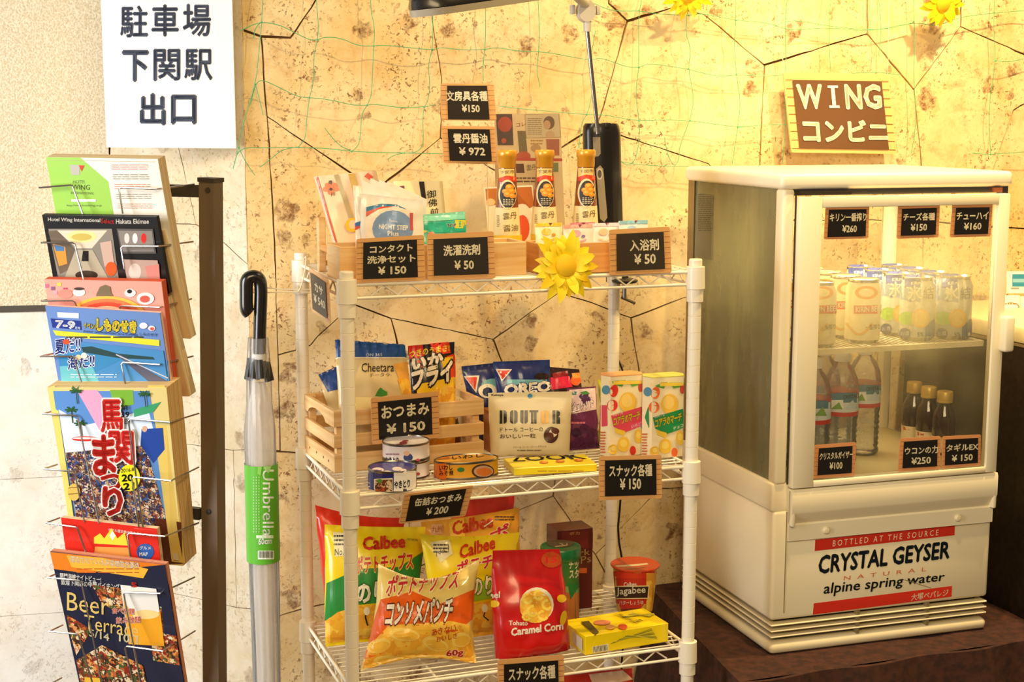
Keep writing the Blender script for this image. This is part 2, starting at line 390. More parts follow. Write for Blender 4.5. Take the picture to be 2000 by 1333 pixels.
    def scr(s, x0, y0, x1, y1, rows, c, hh=.45, gap=True):      # rows of unreadably small print
        for i in range(rows):
            y = y0 + (y1 - y0) * (i + .5) / rows; h = (y1 - y0) / rows * hh; x = x0
            while x < x1 - 1:
                w = random.uniform(.08, .3) * (x1 - x0); e = min(x1, x + w)
                s.put([(x, y - h / 2), (e, y - h / 2), (e, y + h / 2), (x, y + h / 2)], [(0, 1, 2, 3)], c, s.P); s.l -= s.step; x = e + (x1 - x0) * .03
        s.l += s.step; return s
    def done(s, parent):
        if s.P.f: s.P.build('printed_design', parent, smooth=False)
        if s.T.f: s.T.build('lettering', parent, smooth=False)
# ------------------------------------------------------------------ the setting
wn = -SH.ey                                     # wall normal, towards the room
wallo = SH(0, WB, 0)
CA = -.0615                                     # the wall's convex corner, in shelf coordinates
def Ed(y):                                      # pixel point on the corner edge at height y
    lo, hi = -4., 6.
    for _ in range(40):
        m = (lo + hi) / 2
        if proj(SH(CA, WB, m))[1] > y: lo = m
        else: hi = m
    return proj(SH(CA, WB, m))
fl = B(); fl.box(lambda a, b, z: V((a, b, z)), -3, 3, -2.2, 4, -.06, 0, speck_mat('brown_floor', '#6E5640', '#5C4632', 30, .1)); tag(fl.build('floor'), kind='structure')
wb = B(); wb.box(SH, CA + .002, 3.2, WB + .007, WB + .12, 0, 3.0, MORTAR)
wall = tag(wb.build('wall_back'), 'wall of irregular pitted travertine slabs behind the shelf', kind='structure')
LY = math.radians(30)                           # left return of the pier
cor = SH(CA, WB, 0); ld = V((-math.cos(LY), math.sin(LY), 0)); ln = V((-math.sin(LY), -math.cos(LY), 0))
def slab(name, pts, o, n, parent, m, th=.007, inset=.0014, jit=0):
    rr = []                                     # ragged edges that neighbouring slabs share
    for i in range(len(pts)):
        a, b = pts[i], pts[(i + 1) % len(pts)]; k = max(1, int(math.hypot(b[0] - a[0], b[1] - a[1]) / 16))
        for j in range(k):
            x, y = lerp(a, b, j / k); w = 0 if j == 0 else 1.5
            rr.append((x + w * noise.noise(V((x / 13, y / 13, 3))), y + w * noise.noise(V((x / 13, y / 13, 8)))))
    pts = rr
    w = [hitp(x, y, o, n) for x, y in pts]; k = len(w); c = sum(w, V()) / k
    e1 = V((0, 0, 1)); e2 = n.cross(e1)
    q = [V(((p - c).dot(e2), (p - c).dot(e1))) for p in w]
    ar = sum(q[i].x * q[(i + 1) % k].y - q[(i + 1) % k].x * q[i].y for i in range(k)); sg = 1 if ar > 0 else -1
    o2 = []
    for i in range(k):
        a, b, d = q[i - 1], q[i], q[(i + 1) % k]
        t1, t2 = (b - a).normalized(), (d - b).normalized()
        n1, n2 = V((-t1.y, t1.x)) * sg, V((-t2.y, t2.x)) * sg; mm = n1 + n2
        ii = inset * (.45 + 1.3 * abs(noise.noise(V((b.x * 9, b.y * 9, 1)))) * 2)
        mm = mm.normalized() * (ii / max(.35, mm.normalized().dot(n1))) if mm.length > .01 else n1 * ii
        o2.append(b + mm)
    jz = n * random.uniform(-jit, jit)
    top = [c + e2 * p.x + e1 * p.y + jz for p in o2]
    b_ = B(); b_.prism(top, -n * th, m); return b_.build(name, parent, sharp=20)
A_, B_, Cc, Ct = (510, 72), (568, 75), (617, 0), (655, -1000)
D_, Dn, G_, Hn, I_ = (522, 228), (680, 335), (735, 372), (799, 320), (860, 270)
J_, Jt, K_ = (844, 38), (835, -1000), (863, 155)
N_, O_, Q_, S_, T_, U_ = (1165, 248), (1000, 352), (1093, 572), (963, 663), (764, 622), (680, 592)
Y2, X_, AA, Z_, BB, CC, FF = (1232, 621), (1081, 970), (1163, 1084), (1291, 954), (800, 880), (960, 1040), (700, 1165)
P0, P1, P2, P3, P4, P5, P6, P7 = (1189, 7), (1225, 41), (1318, 14), (1375, 28), (1493, 127), (1694, 66), (1785, 176), (1876, 52)
P9, P10, P11, P12, P13, P14 = (1478, 430), (1980, 216), (1384, 320), (1803, 430), (1900, 440), (1480, 540)
W_ = (1000, 760)
STN = [
 [Ed(-1000), Ct, Cc, B_, A_, Ed(58)],
 [Ed(58), A_, D_, (526, 300), (537, 490), (543, 694), (548, 882), Ed(879)],
 [A_, B_, Cc, Ct, Jt, J_, K_, I_, Hn, G_, Dn, D_],
 [D_, Dn, G_, (715, 480), U_, (660, 622), (620, 658), (606, 675), (543, 694), (537, 490), (526, 300)],
 [(543, 694), (606, 675), (620, 658), (660, 622), U_, T_, (776, 672), (790, 760), BB, (585, 885), (548, 882)],
 [G_, Hn, I_, O_, Q_, S_, T_, U_, (715, 480)],
 [Jt, (1170, -1000), P0, P1, (1180, 207), N_, (1113, 278), O_, I_, K_, J_],
 [(1170, -1000), (1330, -1000), P2, P1, P0],
 [(1330, -1000), (1694, -1000), P5, P4, P3, P2],
 [P1, P2, P3, P4, (1484, 320), P9, P11, (1210, 264), N_, (1180, 207)],
 [N_, (1210, 264), P11, P9, P14, (1336, 582), Y2, (1172, 598), Q_, O_, (1113, 278)],
 [S_, Q_, (1172, 598), Y2, (1242, 689), (1250, 732), Z_, (1263, 981), AA, (1110, 1011), X_, (1085, 935), W_],
 [T_, S_, W_, (1085, 935), X_, (1016, 996), CC, BB, (790, 760), (776, 672)],
 [Ed(879), (548, 882), (585, 885), BB, CC, FF, (590, 1190), (540, 1206), Ed(1212)],
 [Ed(1212), (540, 1206), (590, 1190), FF, (720, 2500), Ed(2500)],
 [FF, CC, (1016, 996), X_, (1110, 1011), AA, (1184, 1123), (1190, 1300), (1150, 2500), (720, 2500)],
 [AA, (1263, 981), Z_, (1340, 954), (1480, 940), (1500, 2500), (1150, 2500), (1190, 1300), (1184, 1123)],
 [Y2, (1336, 582), P14, (1480, 940), (1340, 954), Z_, (1250, 732), (1242, 689)],
 [P14, P9, P12, (1800, 900), (1480, 940)],
 [P4, P5, P6, (1800, 320), P12, P9, (1484, 320)],
 [P5, (1694, -1000), (1890, -1000), P7, P6],
 [P6, P7, (2000, 106), (2100, 150), P10, (1940, 330), P13, P12, (1800, 320)],
 [P7, (1890, -1000), (2700, -1000), (2700, 200), (2100, 150), (2000, 106)],
 [P10, (2100, 150), (2700, 200), (2700, 500), P13, (1940, 330)],
 [P12, P13, (2700, 500), (2700, 950), (1800, 900)],
 [(1480, 940), (1800, 900), (2700, 950), (2700, 2500), (1500, 2500)],
]
for s_ in STN: slab('stone', s_, wallo, wn, wall, STONE, inset=.0015, jit=.0006)
L2 = .36
wl = B(); wl.prism([cor - ln * .007, cor + ld * L2 - ln * .007, cor + ld * L2 + V((.0, .12, 0)) , cor + V((.03, .12, 0))], (0, 0, 3.0), MORTAR)
wallL = tag(wl.build('wall_pier', None), 'pale stone return of the pier left of the corner', kind='structure')
LST = [
 [(212, -1000), (343, -1000), (349, 291), (383, 439), (334, 437), (215, 434)],
 [(343, -1000), Ed(-1000), Ed(517), (424, 462), (383, 439), (349, 291)],
 [(215, 434), (334, 437), (383, 439), (424, 462), Ed(517), Ed(879), (456, 880), (363, 868), (222, 862)],
 [(222, 862), (363, 868), (456, 880), (462, 1187), (392, 1171), (331, 1158), (227, 1135)],
 [Ed(879), Ed(1190), (462, 1187), (456, 880)],
 [(227, 1135), (331, 1158), (392, 1171), (462, 1187), Ed(1190), Ed(2500), (232, 2500)],
]
for s_ in LST: slab('stone', s_, cor, ln, wallL, STONE2, inset=.0008, jit=.0003)
# stucco wall with marble dado further left
SY_ = math.radians(12); sc = cor + ld * (L2 - .02)
SW = Fr(sc, SY_ + PI)       # runs to the left from the inner corner
sw = B(); zt = hitp(45, 603, sc, V((math.sin(SY_), -math.cos(SY_), 0))).z
swn = V((math.sin(SY_), -math.cos(SY_), 0))
def LWf(a, b, z): return sc + V((-math.cos(SY_), -math.sin(SY_), 0)) * a - swn * b + V((0, 0, z))
sw.box(LWf, 0, 2.2, 0, .1, zt, 3.0, STUCCO); tag(sw.build('wall_left'), 'stippled cream stucco wall above the marble dado', kind='structure')
dw = B(); dw.box(LWf, 0, 2.2, .006, .1, 0, zt, mat('#B8A88E', .8)); dado = tag(dw.build('wall_dado'), 'white marble dado under the stucco wall', kind='structure')
zz = [0, .35, .66, .94, zt - .006] if zt > 1 else [0, .3, .6, zt - .006]
for i in range(len(zz) - 1):
    for j in range(3):
        a0 = j * .5 + (.0 if i % 2 else .0); pb = B(); pb.box(LWf, a0 + .0006, a0 + .4994, -.002, .006, zz[i] + .0005, zz[i + 1] - .0005, MARBLE); pb.build('panel', dado)
tb = B(); tb.box(LWf, 0, 2.2, -.006, .004, zt - .006, zt + .006, mat('#4A4238', .5)); tag(tb.build('trim_1'), 'dark strip between the stucco and the marble', kind='structure')
# ------------------------------------------------------------------ white table cloth, counter, fridge stand
ct = B(); ctx = 1.375; ctz = hitp(1963, 633, SH(ctx, 0, 0), SH.ex).z
cn = thing('service_counter', 'dark wooden service counter with a pale top, behind and right of the showcase fridge', 'counter', SH(1.7, .2, 0))
b = B(); b.box(SH, ctx + .006, 2.3, -.25, WB - .002, .0, ctz - .034, DARKWOOD); b.build('body', cn)
b = B(); b.box(SH, ctx, 2.31, -.27, WB - .001, ctz - .033, ctz, mat('#F2DDA6', .3), .005); b.build('worktop', cn)
b = B(); b.box(SH, ctx + .004, 2.3, -.255, WB - .002, ctz - .040, ctz - .0335, mat('#9A8358', .4)); b.build('edge_strip', cn)
# card stands on the counter
def cardstand(px0, px1, py0, py1, b_, label, art):
    pl = Plane(SH.atb(px0, py1, b_), SH.yaw, math.radians(14)); t = thing('card_stand', label, 'sign', pl(px0, py1), 'payment card plates on the counter')
    q = [pl(px0, py0), pl(px1, py0), pl(px1, py1), pl(px0, py1)]
    bb = B(); bb.prism(q, -pl.n * .006, mat('#F4F0E6', .35)); o = bb.build('plate', t)
    A = Art(o, lift=.0003); art(A); A.done(t); return t
def a1(A): A.rect(1977, 536, 2004, 560, '#3A8FB0'); A.rect(1978, 545, 2002, 552, '#8CC4D8'); A.rect(1974, 562, 1990, 565, '#9A9A90')
def a2(A): A.ell(1974, 600, 17, 9, '#E8752A'); [A.line([(1962 + 5 * k, 592), (1960 + 5 * k, 609)], 1.6, '#F4F0E6') for k in range(4)]
cs0 = .36
cardstand(1969, 2016, 530, 573, cs0 + .03, 'white payment plate with a blue logo, upper one on the counter', a1)
cardstand(1960, 1992, 577, 619, cs0, 'white payment plate with an orange striped oval on the counter', a2)
cardstand(1995, 2030, 579, 622, cs0, 'blank white payment plate cut off at the right edge of the counter', lambda A: None)
# table under a brown cloth
TZ = .675
tb = thing('cloth_covered_table', 'low table covered with a brown velvety cloth, carrying the showcase fridge', 'table', SH(1.0, .2, 0))
b = B(); b.box(SH, .78, 1.36, .02, WB - .03, TZ - .05, TZ - .012, PINE2); b.build('table_top', tb)
for (a_, b_) in ((.80, .04), (1.33, .04), (.80, WB - .06), (1.33, WB - .06)):
    b = B(); b.box(SH, a_ - .02, a_ + .02, b_ - .02, b_ + .02, 0, TZ - .05, PINE2); b.build('leg', tb)
def cloth_part():
    b = B(); prof = [(-.10 + .10, 0)]
    # perimeter path: back-left -> front-left -> front-right, cloth drops over it
    L = lambda t: .77 - .10 * (1 - t)     # left edge drifts outwards towards the front
    path = []
    for i in range(26): t = 1 - i / 25; path.append((.685 + .085 * t ** 1, -.045 + (WB - .012 + .045) * t, -1, 0))
    for i in range(1, 41): path.append((.685 + (1.365 - .685) * i / 40, -.045 - .006 * math.sin(i * .5), 0, -1))
    rows = []; n = len(path); drops = [0, .004, .03, .09, .2, .35, .52, .66]
    cx, cy = 1.05, .25
    vs = []; fs = []
    for j, dz in enumerate(drops):
        for i, (a, b_, nx, ny) in enumerate(path):
            w = min(1, dz * 5); f = math.sin(i * .62 + math.sin(i * .21) * 2) * .5 + .5
            o = w * (.006 + f * .028 + .03 * dz) + (.008 if j else 0)
            k = math.exp(-((i - 25.5) / 2.5) ** 2); dx = nx * (1 - k) - k * .7; dy = ny * (1 - k) - k * .7
            vs.append(SH(a + dx * o, b_ + dy * o, TZ - max(0, dz - (.004 if j else 0)) + .0))
    for j in range(len(drops) - 1):
        for i in range(n - 1): fs.append((j * n + i, j * n + i + 1, (j + 1) * n + i + 1, (j + 1) * n + i))
    b.add(vs, fs, CLOTH)
    # the top, a gently creased grid
    gv = []; gf = []; NU, NV = 30, 24
    for j in range(NV + 1):
        for i in range(NU + 1):
            v = j / NV; b_ = -.045 + (WB - .012 + .045) * v; a0 = .685 + .085 * v; a = a0 + (1.365 - a0) * i / NU
            e = min(i, j, NV - j) > 0
            z = TZ + (.0035 * noise.noise(V((a * 14, b_ * 14, 0))) - .001 if e else 0)
            x, y = FG.loc(SH(a, b_, 0))[:2]
            if -.02 < x < .49 and -.03 < y < .42: z = min(z, TZ - .0005)
            gv.append(SH(a, b_, z))
    for j in range(NV):
        for i in range(NU): k = j * (NU + 1) + i; gf.append((k, k + 1, k + NU + 2, k + NU + 1))
    b.add(gv, gf, CLOTH); o = b.build('brown_cloth', None, sharp=80); return tag(o, 'brown velvety cloth spread over the low table and hanging down its front', 'tablecloth')
cloth_part()
# ------------------------------------------------------------------ wire shelf rack
SW_, SD_ = .60, .3303
rk = thing('wire_shelf_rack', 'white steel wire shelving unit with grooved posts, full of snacks', 'shelf', SH(.3, .165, 0))
TOP = H - proj(SH(0, 0, 0))[1] * 0
def ztop(px, py, a, b): return hitp(px, py, SH(a, b, 0), V((0, -1, 0))).z
ZT = hitp(1357, 506, SH(SW_, 0, 0), V((0, -1, 0))).z
for a_ in (0, SW_):
    for b_ in (0, SD_):
        pr = []; z = .02
        pr += [(.0001, z), (.0108, z)]
        z = Z1 - .02
        zs = []
        k = ZT - .012
        while k > .05: zs.append(k); k -= .0282
        for k in reversed(zs): pr += [(.0112, k - .0007), (.0102, k - .0003), (.0102, k + .0003), (.0112, k + .0007)]
        pr += [(.0112, ZT - .002), (.0102, ZT), (.0001, ZT + .0005)]
        b = B(); b.lathe(SH(a_, b_, 0), pr, WIRE, 20); po = b.build('post', rk, sharp=25)
        b = B(); b.lathe(SH(a_, b_, 0), [(.0001, 0), (.016, .0), (.016, .012), (.006, .02), (.0001, .02)], mat('#3A3630', .6), 16); b.build('foot', rk)
        for zl in (Z1, Z2, Z3, Z4):
            b = B(); b.lathe(SH(a_, b_, zl), [(.0114, -.05), (.0142, -.05), (.0142, -.029), (.0166, -.028), (.0158, .009), (.0114, .010)], WIRE, 24); b.build('collar', rk)
for zl in (Z1, Z2, Z3, Z4):
    b = B(); rw = .0031
    def rail(p, q, inward):
        b.tube([p, q], rw, n=8); b.tube([p + V((0, 0, -.021)), q + V((0, 0, -.021))], rw * .85, n=8)
        d = q - p; L = d.length; u = d.normalized(); n = max(2, round((L - .06) / .0415)); st = (L - .05) / n; z = [p + u * .025 + V((0, 0, -.006)) - u * 0]
        pts = []
        for i in range(n * 2 + 1): pts.append(p + u * (.025 + st * i / 2) + V((0, 0, -.0185 if i % 2 == 0 else -.003)) + inward * .003)
        b.tube(pts, .0016, n=6)
    f0, f1, b0, b1 = SH(.014, 0, zl), SH(SW_ - .014, 0, zl), SH(.014, SD_, zl), SH(SW_ - .014, SD_, zl)
    rail(f0, f1, SH.ey); rail(b0, b1, -SH.ey)
    rail(SH(0, .014, zl), SH(0, SD_ - .014, zl), SH.ex); rail(SH(SW_, .014, zl), SH(SW_, SD_ - .014, zl), -SH.ex)
    for a_ in (.145, .30, .455): b.tube([SH(a_, 0, zl - .003), SH(a_, SD_, zl - .003)], .0022, n=6)
    sf = b.build('shelf', rk, WIRE, sharp=60)
    for k in range(17):
        y = .012 + k * (SD_ - .024) / 16; b = B(); b.tube([SH(.006, y, zl + .0008), SH(SW_ - .006, y, zl + .0008)], .0014, n=6); b.build('deck_wire', sf, WIRE)
DK = .0024                                       # top of the deck wires above the level
# ------------------------------------------------------------------ showcase fridge
fr = thing('showcase_fridge', 'cream countertop showcase fridge with misted glass door, standing on the brown cloth', 'fridge', FG(.23, .2, 0))
FW, FD = .4646, .392
b = B(); b.box(FG, 0, FW, .0, FD, 0, .0215, IVORY2, .009, 3); b.build('base', fr)
for z in (.0315, .0425, .0535): b = B(); b.box(FG, .001, FW - .001, .001, FD, z, z + .0034, IVORY2, .0015, 1); b.build('louvre', fr)
b = B(); b.box(FG, .016, FW - .016, .02, FD - .01, .0235, .078, mat('#2A2218', .8)); b.build('grille_core', fr)
for a_ in (.18, .33): b = B(); b.box(FG, a_, a_ + .006, .003, .015, .021, .066, mat('#8A7850', .6)); b.build('grille_stay', fr)
b = B(); b.box(FG, 0, FW, .002, FD, .0645, .270, IVORY, .007, 3); body = b.build('lower_housing', fr)
b = B(); b.box(FG, -.003, FW + .002, .004, FD + .002, .268, .322, IVORY, .005, 3); b.build('side_band', fr)
b = B(); b.box(FG, .0255, .0268, .0008, .003, .078, .268, mat('#8A7A58', .7)); b.build('seam', fr)
b = B()
pf = [(.002, .312), (-.012, .312), (-.0145, .306), (-.0145, .270), (-.013, .266), (-.001, .246), (-.0035, .243), (-.0035, .214), (.002, .214)]
def ext(b, prof, a0, a1, m):
    n = len(prof); vs = [FG(a0, y, z) for y, z in prof] + [FG(a1, y, z) for y, z in prof]
    t = tessellate_polygon([[V((y, z, 0)) for y, z in prof]])
    b.add(vs, [tuple(k) for k in t] + [tuple(n + i for i in reversed(k)) for k in t] + [(i, (i + 1) % n, n + (i + 1) % n, n + i) for i in range(n)], m)
ext(b, pf, .028, .462, IVORY); b.build('hand_rail_panel', fr, sharp=25)
b = B()
for a_ in (.028, .454): b = B(); b.box(FG, a_, a_ + .008, -.0142, .002, .243, .311, IVORY, .003); b.build('rail_end', fr)
for a_ in (.105, .385):
    b = B(); b.lathe(V((0, 0, 0)), [(.0001, 0), (.007, 0), (.007, .002), (.005, .004), (.0001, .0045)], IVORY2, 16)
    b.v = [FG(a_ + p.x, -.0036 - p.z, .2285 + p.y) for p in b.v]; b.build('screw', fr)
b = B(); b.box(FG, -.007, FW + .005, -.005, FD + .006, .849, .877, mat('#FAF0D4', .3), .009, 4); b.build('top_cap', fr)
b = B(); b.box(FG, 0.0, .0235, .0, .03, .320, .850, IVORY, .006, 3); b.build('pillar', fr)
b = B(); b.box(FG, 0.0, .012, FD - .028, FD, .320, .850, STEEL); b.build('pillar', fr)
b = B(); b.box(FG, FW - .022, FW, FD - .03, FD, .320, .850, IVORY, .004); b.build('pillar', fr)
b = B(); b.box(FG, FW - .012, FW, .004, .022, .320, .850, STEEL); b.build('pillar', fr)
b = B(); b.box(FG, .0235, FW - .012, .004, .02, .838, .849, STEEL); b.build('door_header', fr)
b = B(); b.box(FG, .03, .13, -.008, .004, .839, .846, mat('#4A4038', .4, .6)); b.build('hinge', fr)
b = B(); b.box(FG, FW - .035, FW - .018, -.004, .004, .839, .847, mat('#8A4A2A', .6)); b.build('hinge', fr)
b = B(); b.box(FG, .0035, .0065, .03, FD - .028, .322, .849, FOGSIDE); b.build('side_glass', fr)
b = B(); b.box(FG, FW - .006, FW - .003, .022, FD - .03, .322, .849, CLEAR); b.build('side_glass', fr)
b = B(); b.box(FG, .012, FW - .022, FD - .008, FD - .005, .322, .849, CLEAR); b.build('back_glass', fr)
b = B(); b.box(FG, .01, FW - .01, .02, FD - .01, .318, .3235, mat('#D8C690', .5)); fl_ = b.build('cabinet_floor', fr)
b = B(); b.box(FG, .24, .27, .2, .37, .3235, .345, mat('#E6DAAE', .5)); b.build('air_duct', fr)
for k in range(6): b = B(); b.box(FG, .246, .262, .215 + k * .025, .225 + k * .025, .345, .3458, mat('#3A3020', .8)); b.build('vent_slot', fr)
b = B(); b.box(FG, .25, .268, .345, .37, .345, .84, mat('#C8BA88', .5)); b.build('rear_duct', fr)
IS = .556
b = B()
for (p, q) in (((.02, .03), (FW - .02, .03)), ((.02, FD - .05), (FW - .02, FD - .05)), ((.02, .03), (.02, FD - .05)), ((FW - .02, .03), (FW - .02, FD - .05))):
    b.tube([FG(p[0], p[1], IS), FG(q[0], q[1], IS)], .0035, n=8)
b.box(FG, .02, FW - .02, .0265, .0295, IS - .0075, IS + .002, IVORY)
for k in range(36): a_ = .03 + k * (FW - .06) / 35; b.tube([FG(a_, .03, IS + .002), FG(a_, FD - .05, IS + .002)], .0013, n=5)
b.build('inner_shelf', fr, IVORY)
# small dark warning notice on the misted side
b = B(); b.box(FG, .0015, .0032, .285, .355, .70, .825, mat('#7E7A62', .6)); nt_ = b.build('notice', fr)
# door
b = B(); dz0, dz1 = .3145, .8365; dx0, dx1 = .0262, FW - .008; gx0, gx1, gz0, gz1 = .0690, .4325, .326, .817
for (x0, x1, z0, z1) in ((dx0, gx0, dz0, dz1), (gx1, dx1, dz0, dz1), (gx0, gx1, dz0, gz0), (gx0, gx1, gz1, dz1)):
    b.box(FG, x0, x1, -.016, .002, z0, z1, IVORY, .0022)
door = b.build('door', fr)
b = B(); b.box(FG, gx0 - .002, gx1 + .002, -.0105, -.0085, gz0 - .002, gz1 + .002, FOGDOOR); dg = b.build('door_glass', door)
b = B(); b.box(FG, dx1 - .010, dx1 + .012, -.034, -.014, .545, .612, IVORY, .005, 3); b.build('handle', door)
b = B(); b.box(FG, .0242, .0262, .0, .003, .32, .84, mat('#3A2E20', .8)); b.build('gasket', door)
# sticker on the lower front
A = Art(body, lift=.0004)
A.poly([(1592, 1055), (1865, 1025), (1864, 1046), (1591, 1077)], '#D8321C')
A.tq('B O T T L E D   A T   T H E   S O U R C E', [(1627, 1056), (1833, 1035), (1832, 1046), (1626, 1068)], '#F8E8CC', .005)
A.tq('CRYSTAL GEYSER', [(1601, 1087), (1856, 1058), (1853, 1090), (1598, 1121)], '#15222A', .045)
A.tq('N  A  T  U  R  A  L', [(1648, 1126), (1809, 1108), (1808, 1116), (1647, 1134)], '#D0704A')
A.tq('alpine spring water', [(1611, 1140), (1846, 1118), (1842, 1140), (1607, 1167)], '#1A2226', .022)
A.poly([(1589, 1179), (1859, 1145), (1858, 1166), (1587, 1201)], '#D8321C')
A.tq('大塚ベバレジ', [(1780, 1161), (1852, 1151), (1851, 1164), (1779, 1174)], '#F8E8CC', .02)
A.line([(1766, 1133), (1818, 1149)], 1.2, '#8A7A5A')
A.done(fr)
A = Art(nt_, lift=.0004)
A.scr(1364, 362, 1393, 452, 22, '#4A4836', .5); A.done(fr)
# ------------------------------------------------------------------ price cards
WOODC = '#DDA566'
def card(label, pl, q, lines, m=(.13, .13, .12, .12), cat='price card', th=.0014, board='#1E1914', slats=7, frame=WOODC, name='price_card', gl=.28, tcol='#F6EAC8', bold=.035, base=None, rough=None):
    t = thing(name, label, cat, base or pl((q[3][0] + q[2][0]) / 2, (q[3][1] + q[2][1]) / 2))
    w = [pl(*p) for p in q]; r = []
    for i in range(4):      # little rounded corners
        a, c, d = w[i - 1], w[i], w[(i + 1) % 4]; e1 = (a - c).normalized() * .003; e2 = (d - c).normalized() * .003
        r += [c + e1, c + (e1 + e2) * .3, c + e2]
    bb = B(); bb.prism(r, -pl.n * th, mat(frame, gl, coat=.4)); o = bb.build('card', t)
    A = Art(o, lift=.0002, quad=q); A.rough = .3
    l, r_, b_, u_ = m
    for k in range(slats + 1):
        v = b_ + (1 - b_ - u_) * k / slats
        A.rect(0.01, v - .004, l, v + .004, '#7A4418'); A.rect(1 - r_, v - .004, .99, v + .004, '#7A4418')
    A.rect(l, b_, 1 - r_, 1 - u_, board)
    for (s_, u0, u1, v0, h) in lines: A.t(s_, u0, v0, u1, v0, h, tcol, bold)
    A.done(t); return t
FPz = lambda b_=-.004: Plane(SH(0, b_, 0), SH.yaw)
pl = FPz(-.008)
card('black price card on the top shelf edge reading contact cleaning set, 150 yen', PS(.05, -.006, Z1, 0, 3), [(696, 467), (828, 459), (831, 548), (695, 553)],
     [('コンタクト', .2, .82, .66, .16), ('洗浄セット', .16, .86, .42, .17), ('¥ 150', .32, .72, .17, .17)], m=(.10, .11, .08, .09))
card('dark glossy price card on the top shelf edge for laundry detergent, 50 yen', PS(.2, -.006, Z1, 0, 3), [(834, 458), (964, 452), (968, 544), (835, 548)],
     [('洗濯洗剤', .24, .78, .52, .22), ('¥ 50', .4, .68, .22, .18)], m=(.09, .10, .10, .11), board='#2E2820')
card('dark glossy price card at the right of the top shelf for bath salts, 50 yen', PS(.45, -.006, Z1, 0, 3), [(1190, 449), (1308, 443), (1312, 533), (1191, 538)],
     [('入浴剤', .33, .80, .51, .24), ('¥ 50', .4, .74, .22, .21)], m=(.11, .11, .09, .10), board='#3A3024')
# two cards on a clear stick stand above the bottles
p2 = PS(.2, .14, Z1, -3, 0)
cst = thing('acrylic_card_holder', 'clear acrylic holder standing behind the teal sachet and carrying two price cards', 'holder', p2(905, 500))
bb = B(); bb.prism([p2(895, 300), p2(952, 300), p2(956, 517), p2(899, 519)], -p2.n * .002 - p2.n * .002, ACRYL); bb.build('panel', cst)
bb = B(); q_ = p2(895, 519); bb.box(lambda a, b_, z: SH(*SH.loc(q_)[:2], Z1 + DK) + SH.ex * a + SH.ey * b_ + V((0, 0, z)), 0, .055, -.03, .03, 0, .003, ACRYL); bb.build('foot_plate', cst)
card('upper of the two hanging price cards, toiletries for 150 yen, with glare on it', p2, [(860, 163), (964, 163), (970, 236), (862, 235)],
     [('文房具各種', .10, .86, .53, .26), ('¥150', .38, .70, .23, .19)], m=(.12, .13, .03, .06), board='#2A2118')
card('lower of the two hanging price cards, sea urchin soy sauce for 972 yen', p2, [(862, 246), (966, 247), (971, 321), (867, 319)],
     [('雲丹醤油', .21, .84, .55, .25), ('¥ 972', .30, .78, .23, .2)], m=(.11, .1, .07, .08), board='#211A14')
card('black price card leaning on the wooden crate, nibbles for 150 yen', PS(.1, .128, Z2, 4, 2), [(724, 778), (856, 765), (859, 855), (727, 869)],
     [('おつまみ', .15, .85, .53, .27), ('¥ 150', .22, .78, .20, .2)], m=(.10, .11, .09, .10))
card('tilted price card hanging under the middle shelf, canned nibbles for 200 yen', PS(.1, -.008, Z2 - .02, 0, -16), [(790, 966), (925, 949), (909, 1009), (779, 1024)],
     [('缶詰おつまみ', .18, .86, .55, .26), ('¥ 200', .38, .7, .2, .24)], m=(.09, .1, .07, .06), slats=6)
card('price card on the front of the middle shelf, right end, snacks for 150 yen', PS(.5, -.010, Z2, 0, 0), [(1170, 892), (1292, 889), (1293, 974), (1170, 978)],
     [('スナック各種', .16, .84, .53, .27), ('¥ 150', .33, .66, .24, .24)], m=(.09, .09, .09, .09))
card('price card hung on the front of the lowest visible shelf below the red bag, snacks', PS(.3, -.010, Z3, 0, 0), [(972, 1290), (1101, 1280), (1103, 1372), (973, 1380)],
     [('スナック各種', .16, .86, .53, .28), ('¥ 150', .33, .66, .22, .22)], m=(.09, .09, .09, .10))
plS = Plane(SH(-.018, .1, 0), SH.yaw - PI / 2)
card('price card on the left side of the top shelf, umbrella for 540 yen', plS, [(603, 522), (641, 548), (645, 633), (609, 608)],
     [('カサ', .3, .72, .55, .2), ('¥ 540', .22, .8, .28, .18)], m=(.10, .12, .08, .09))
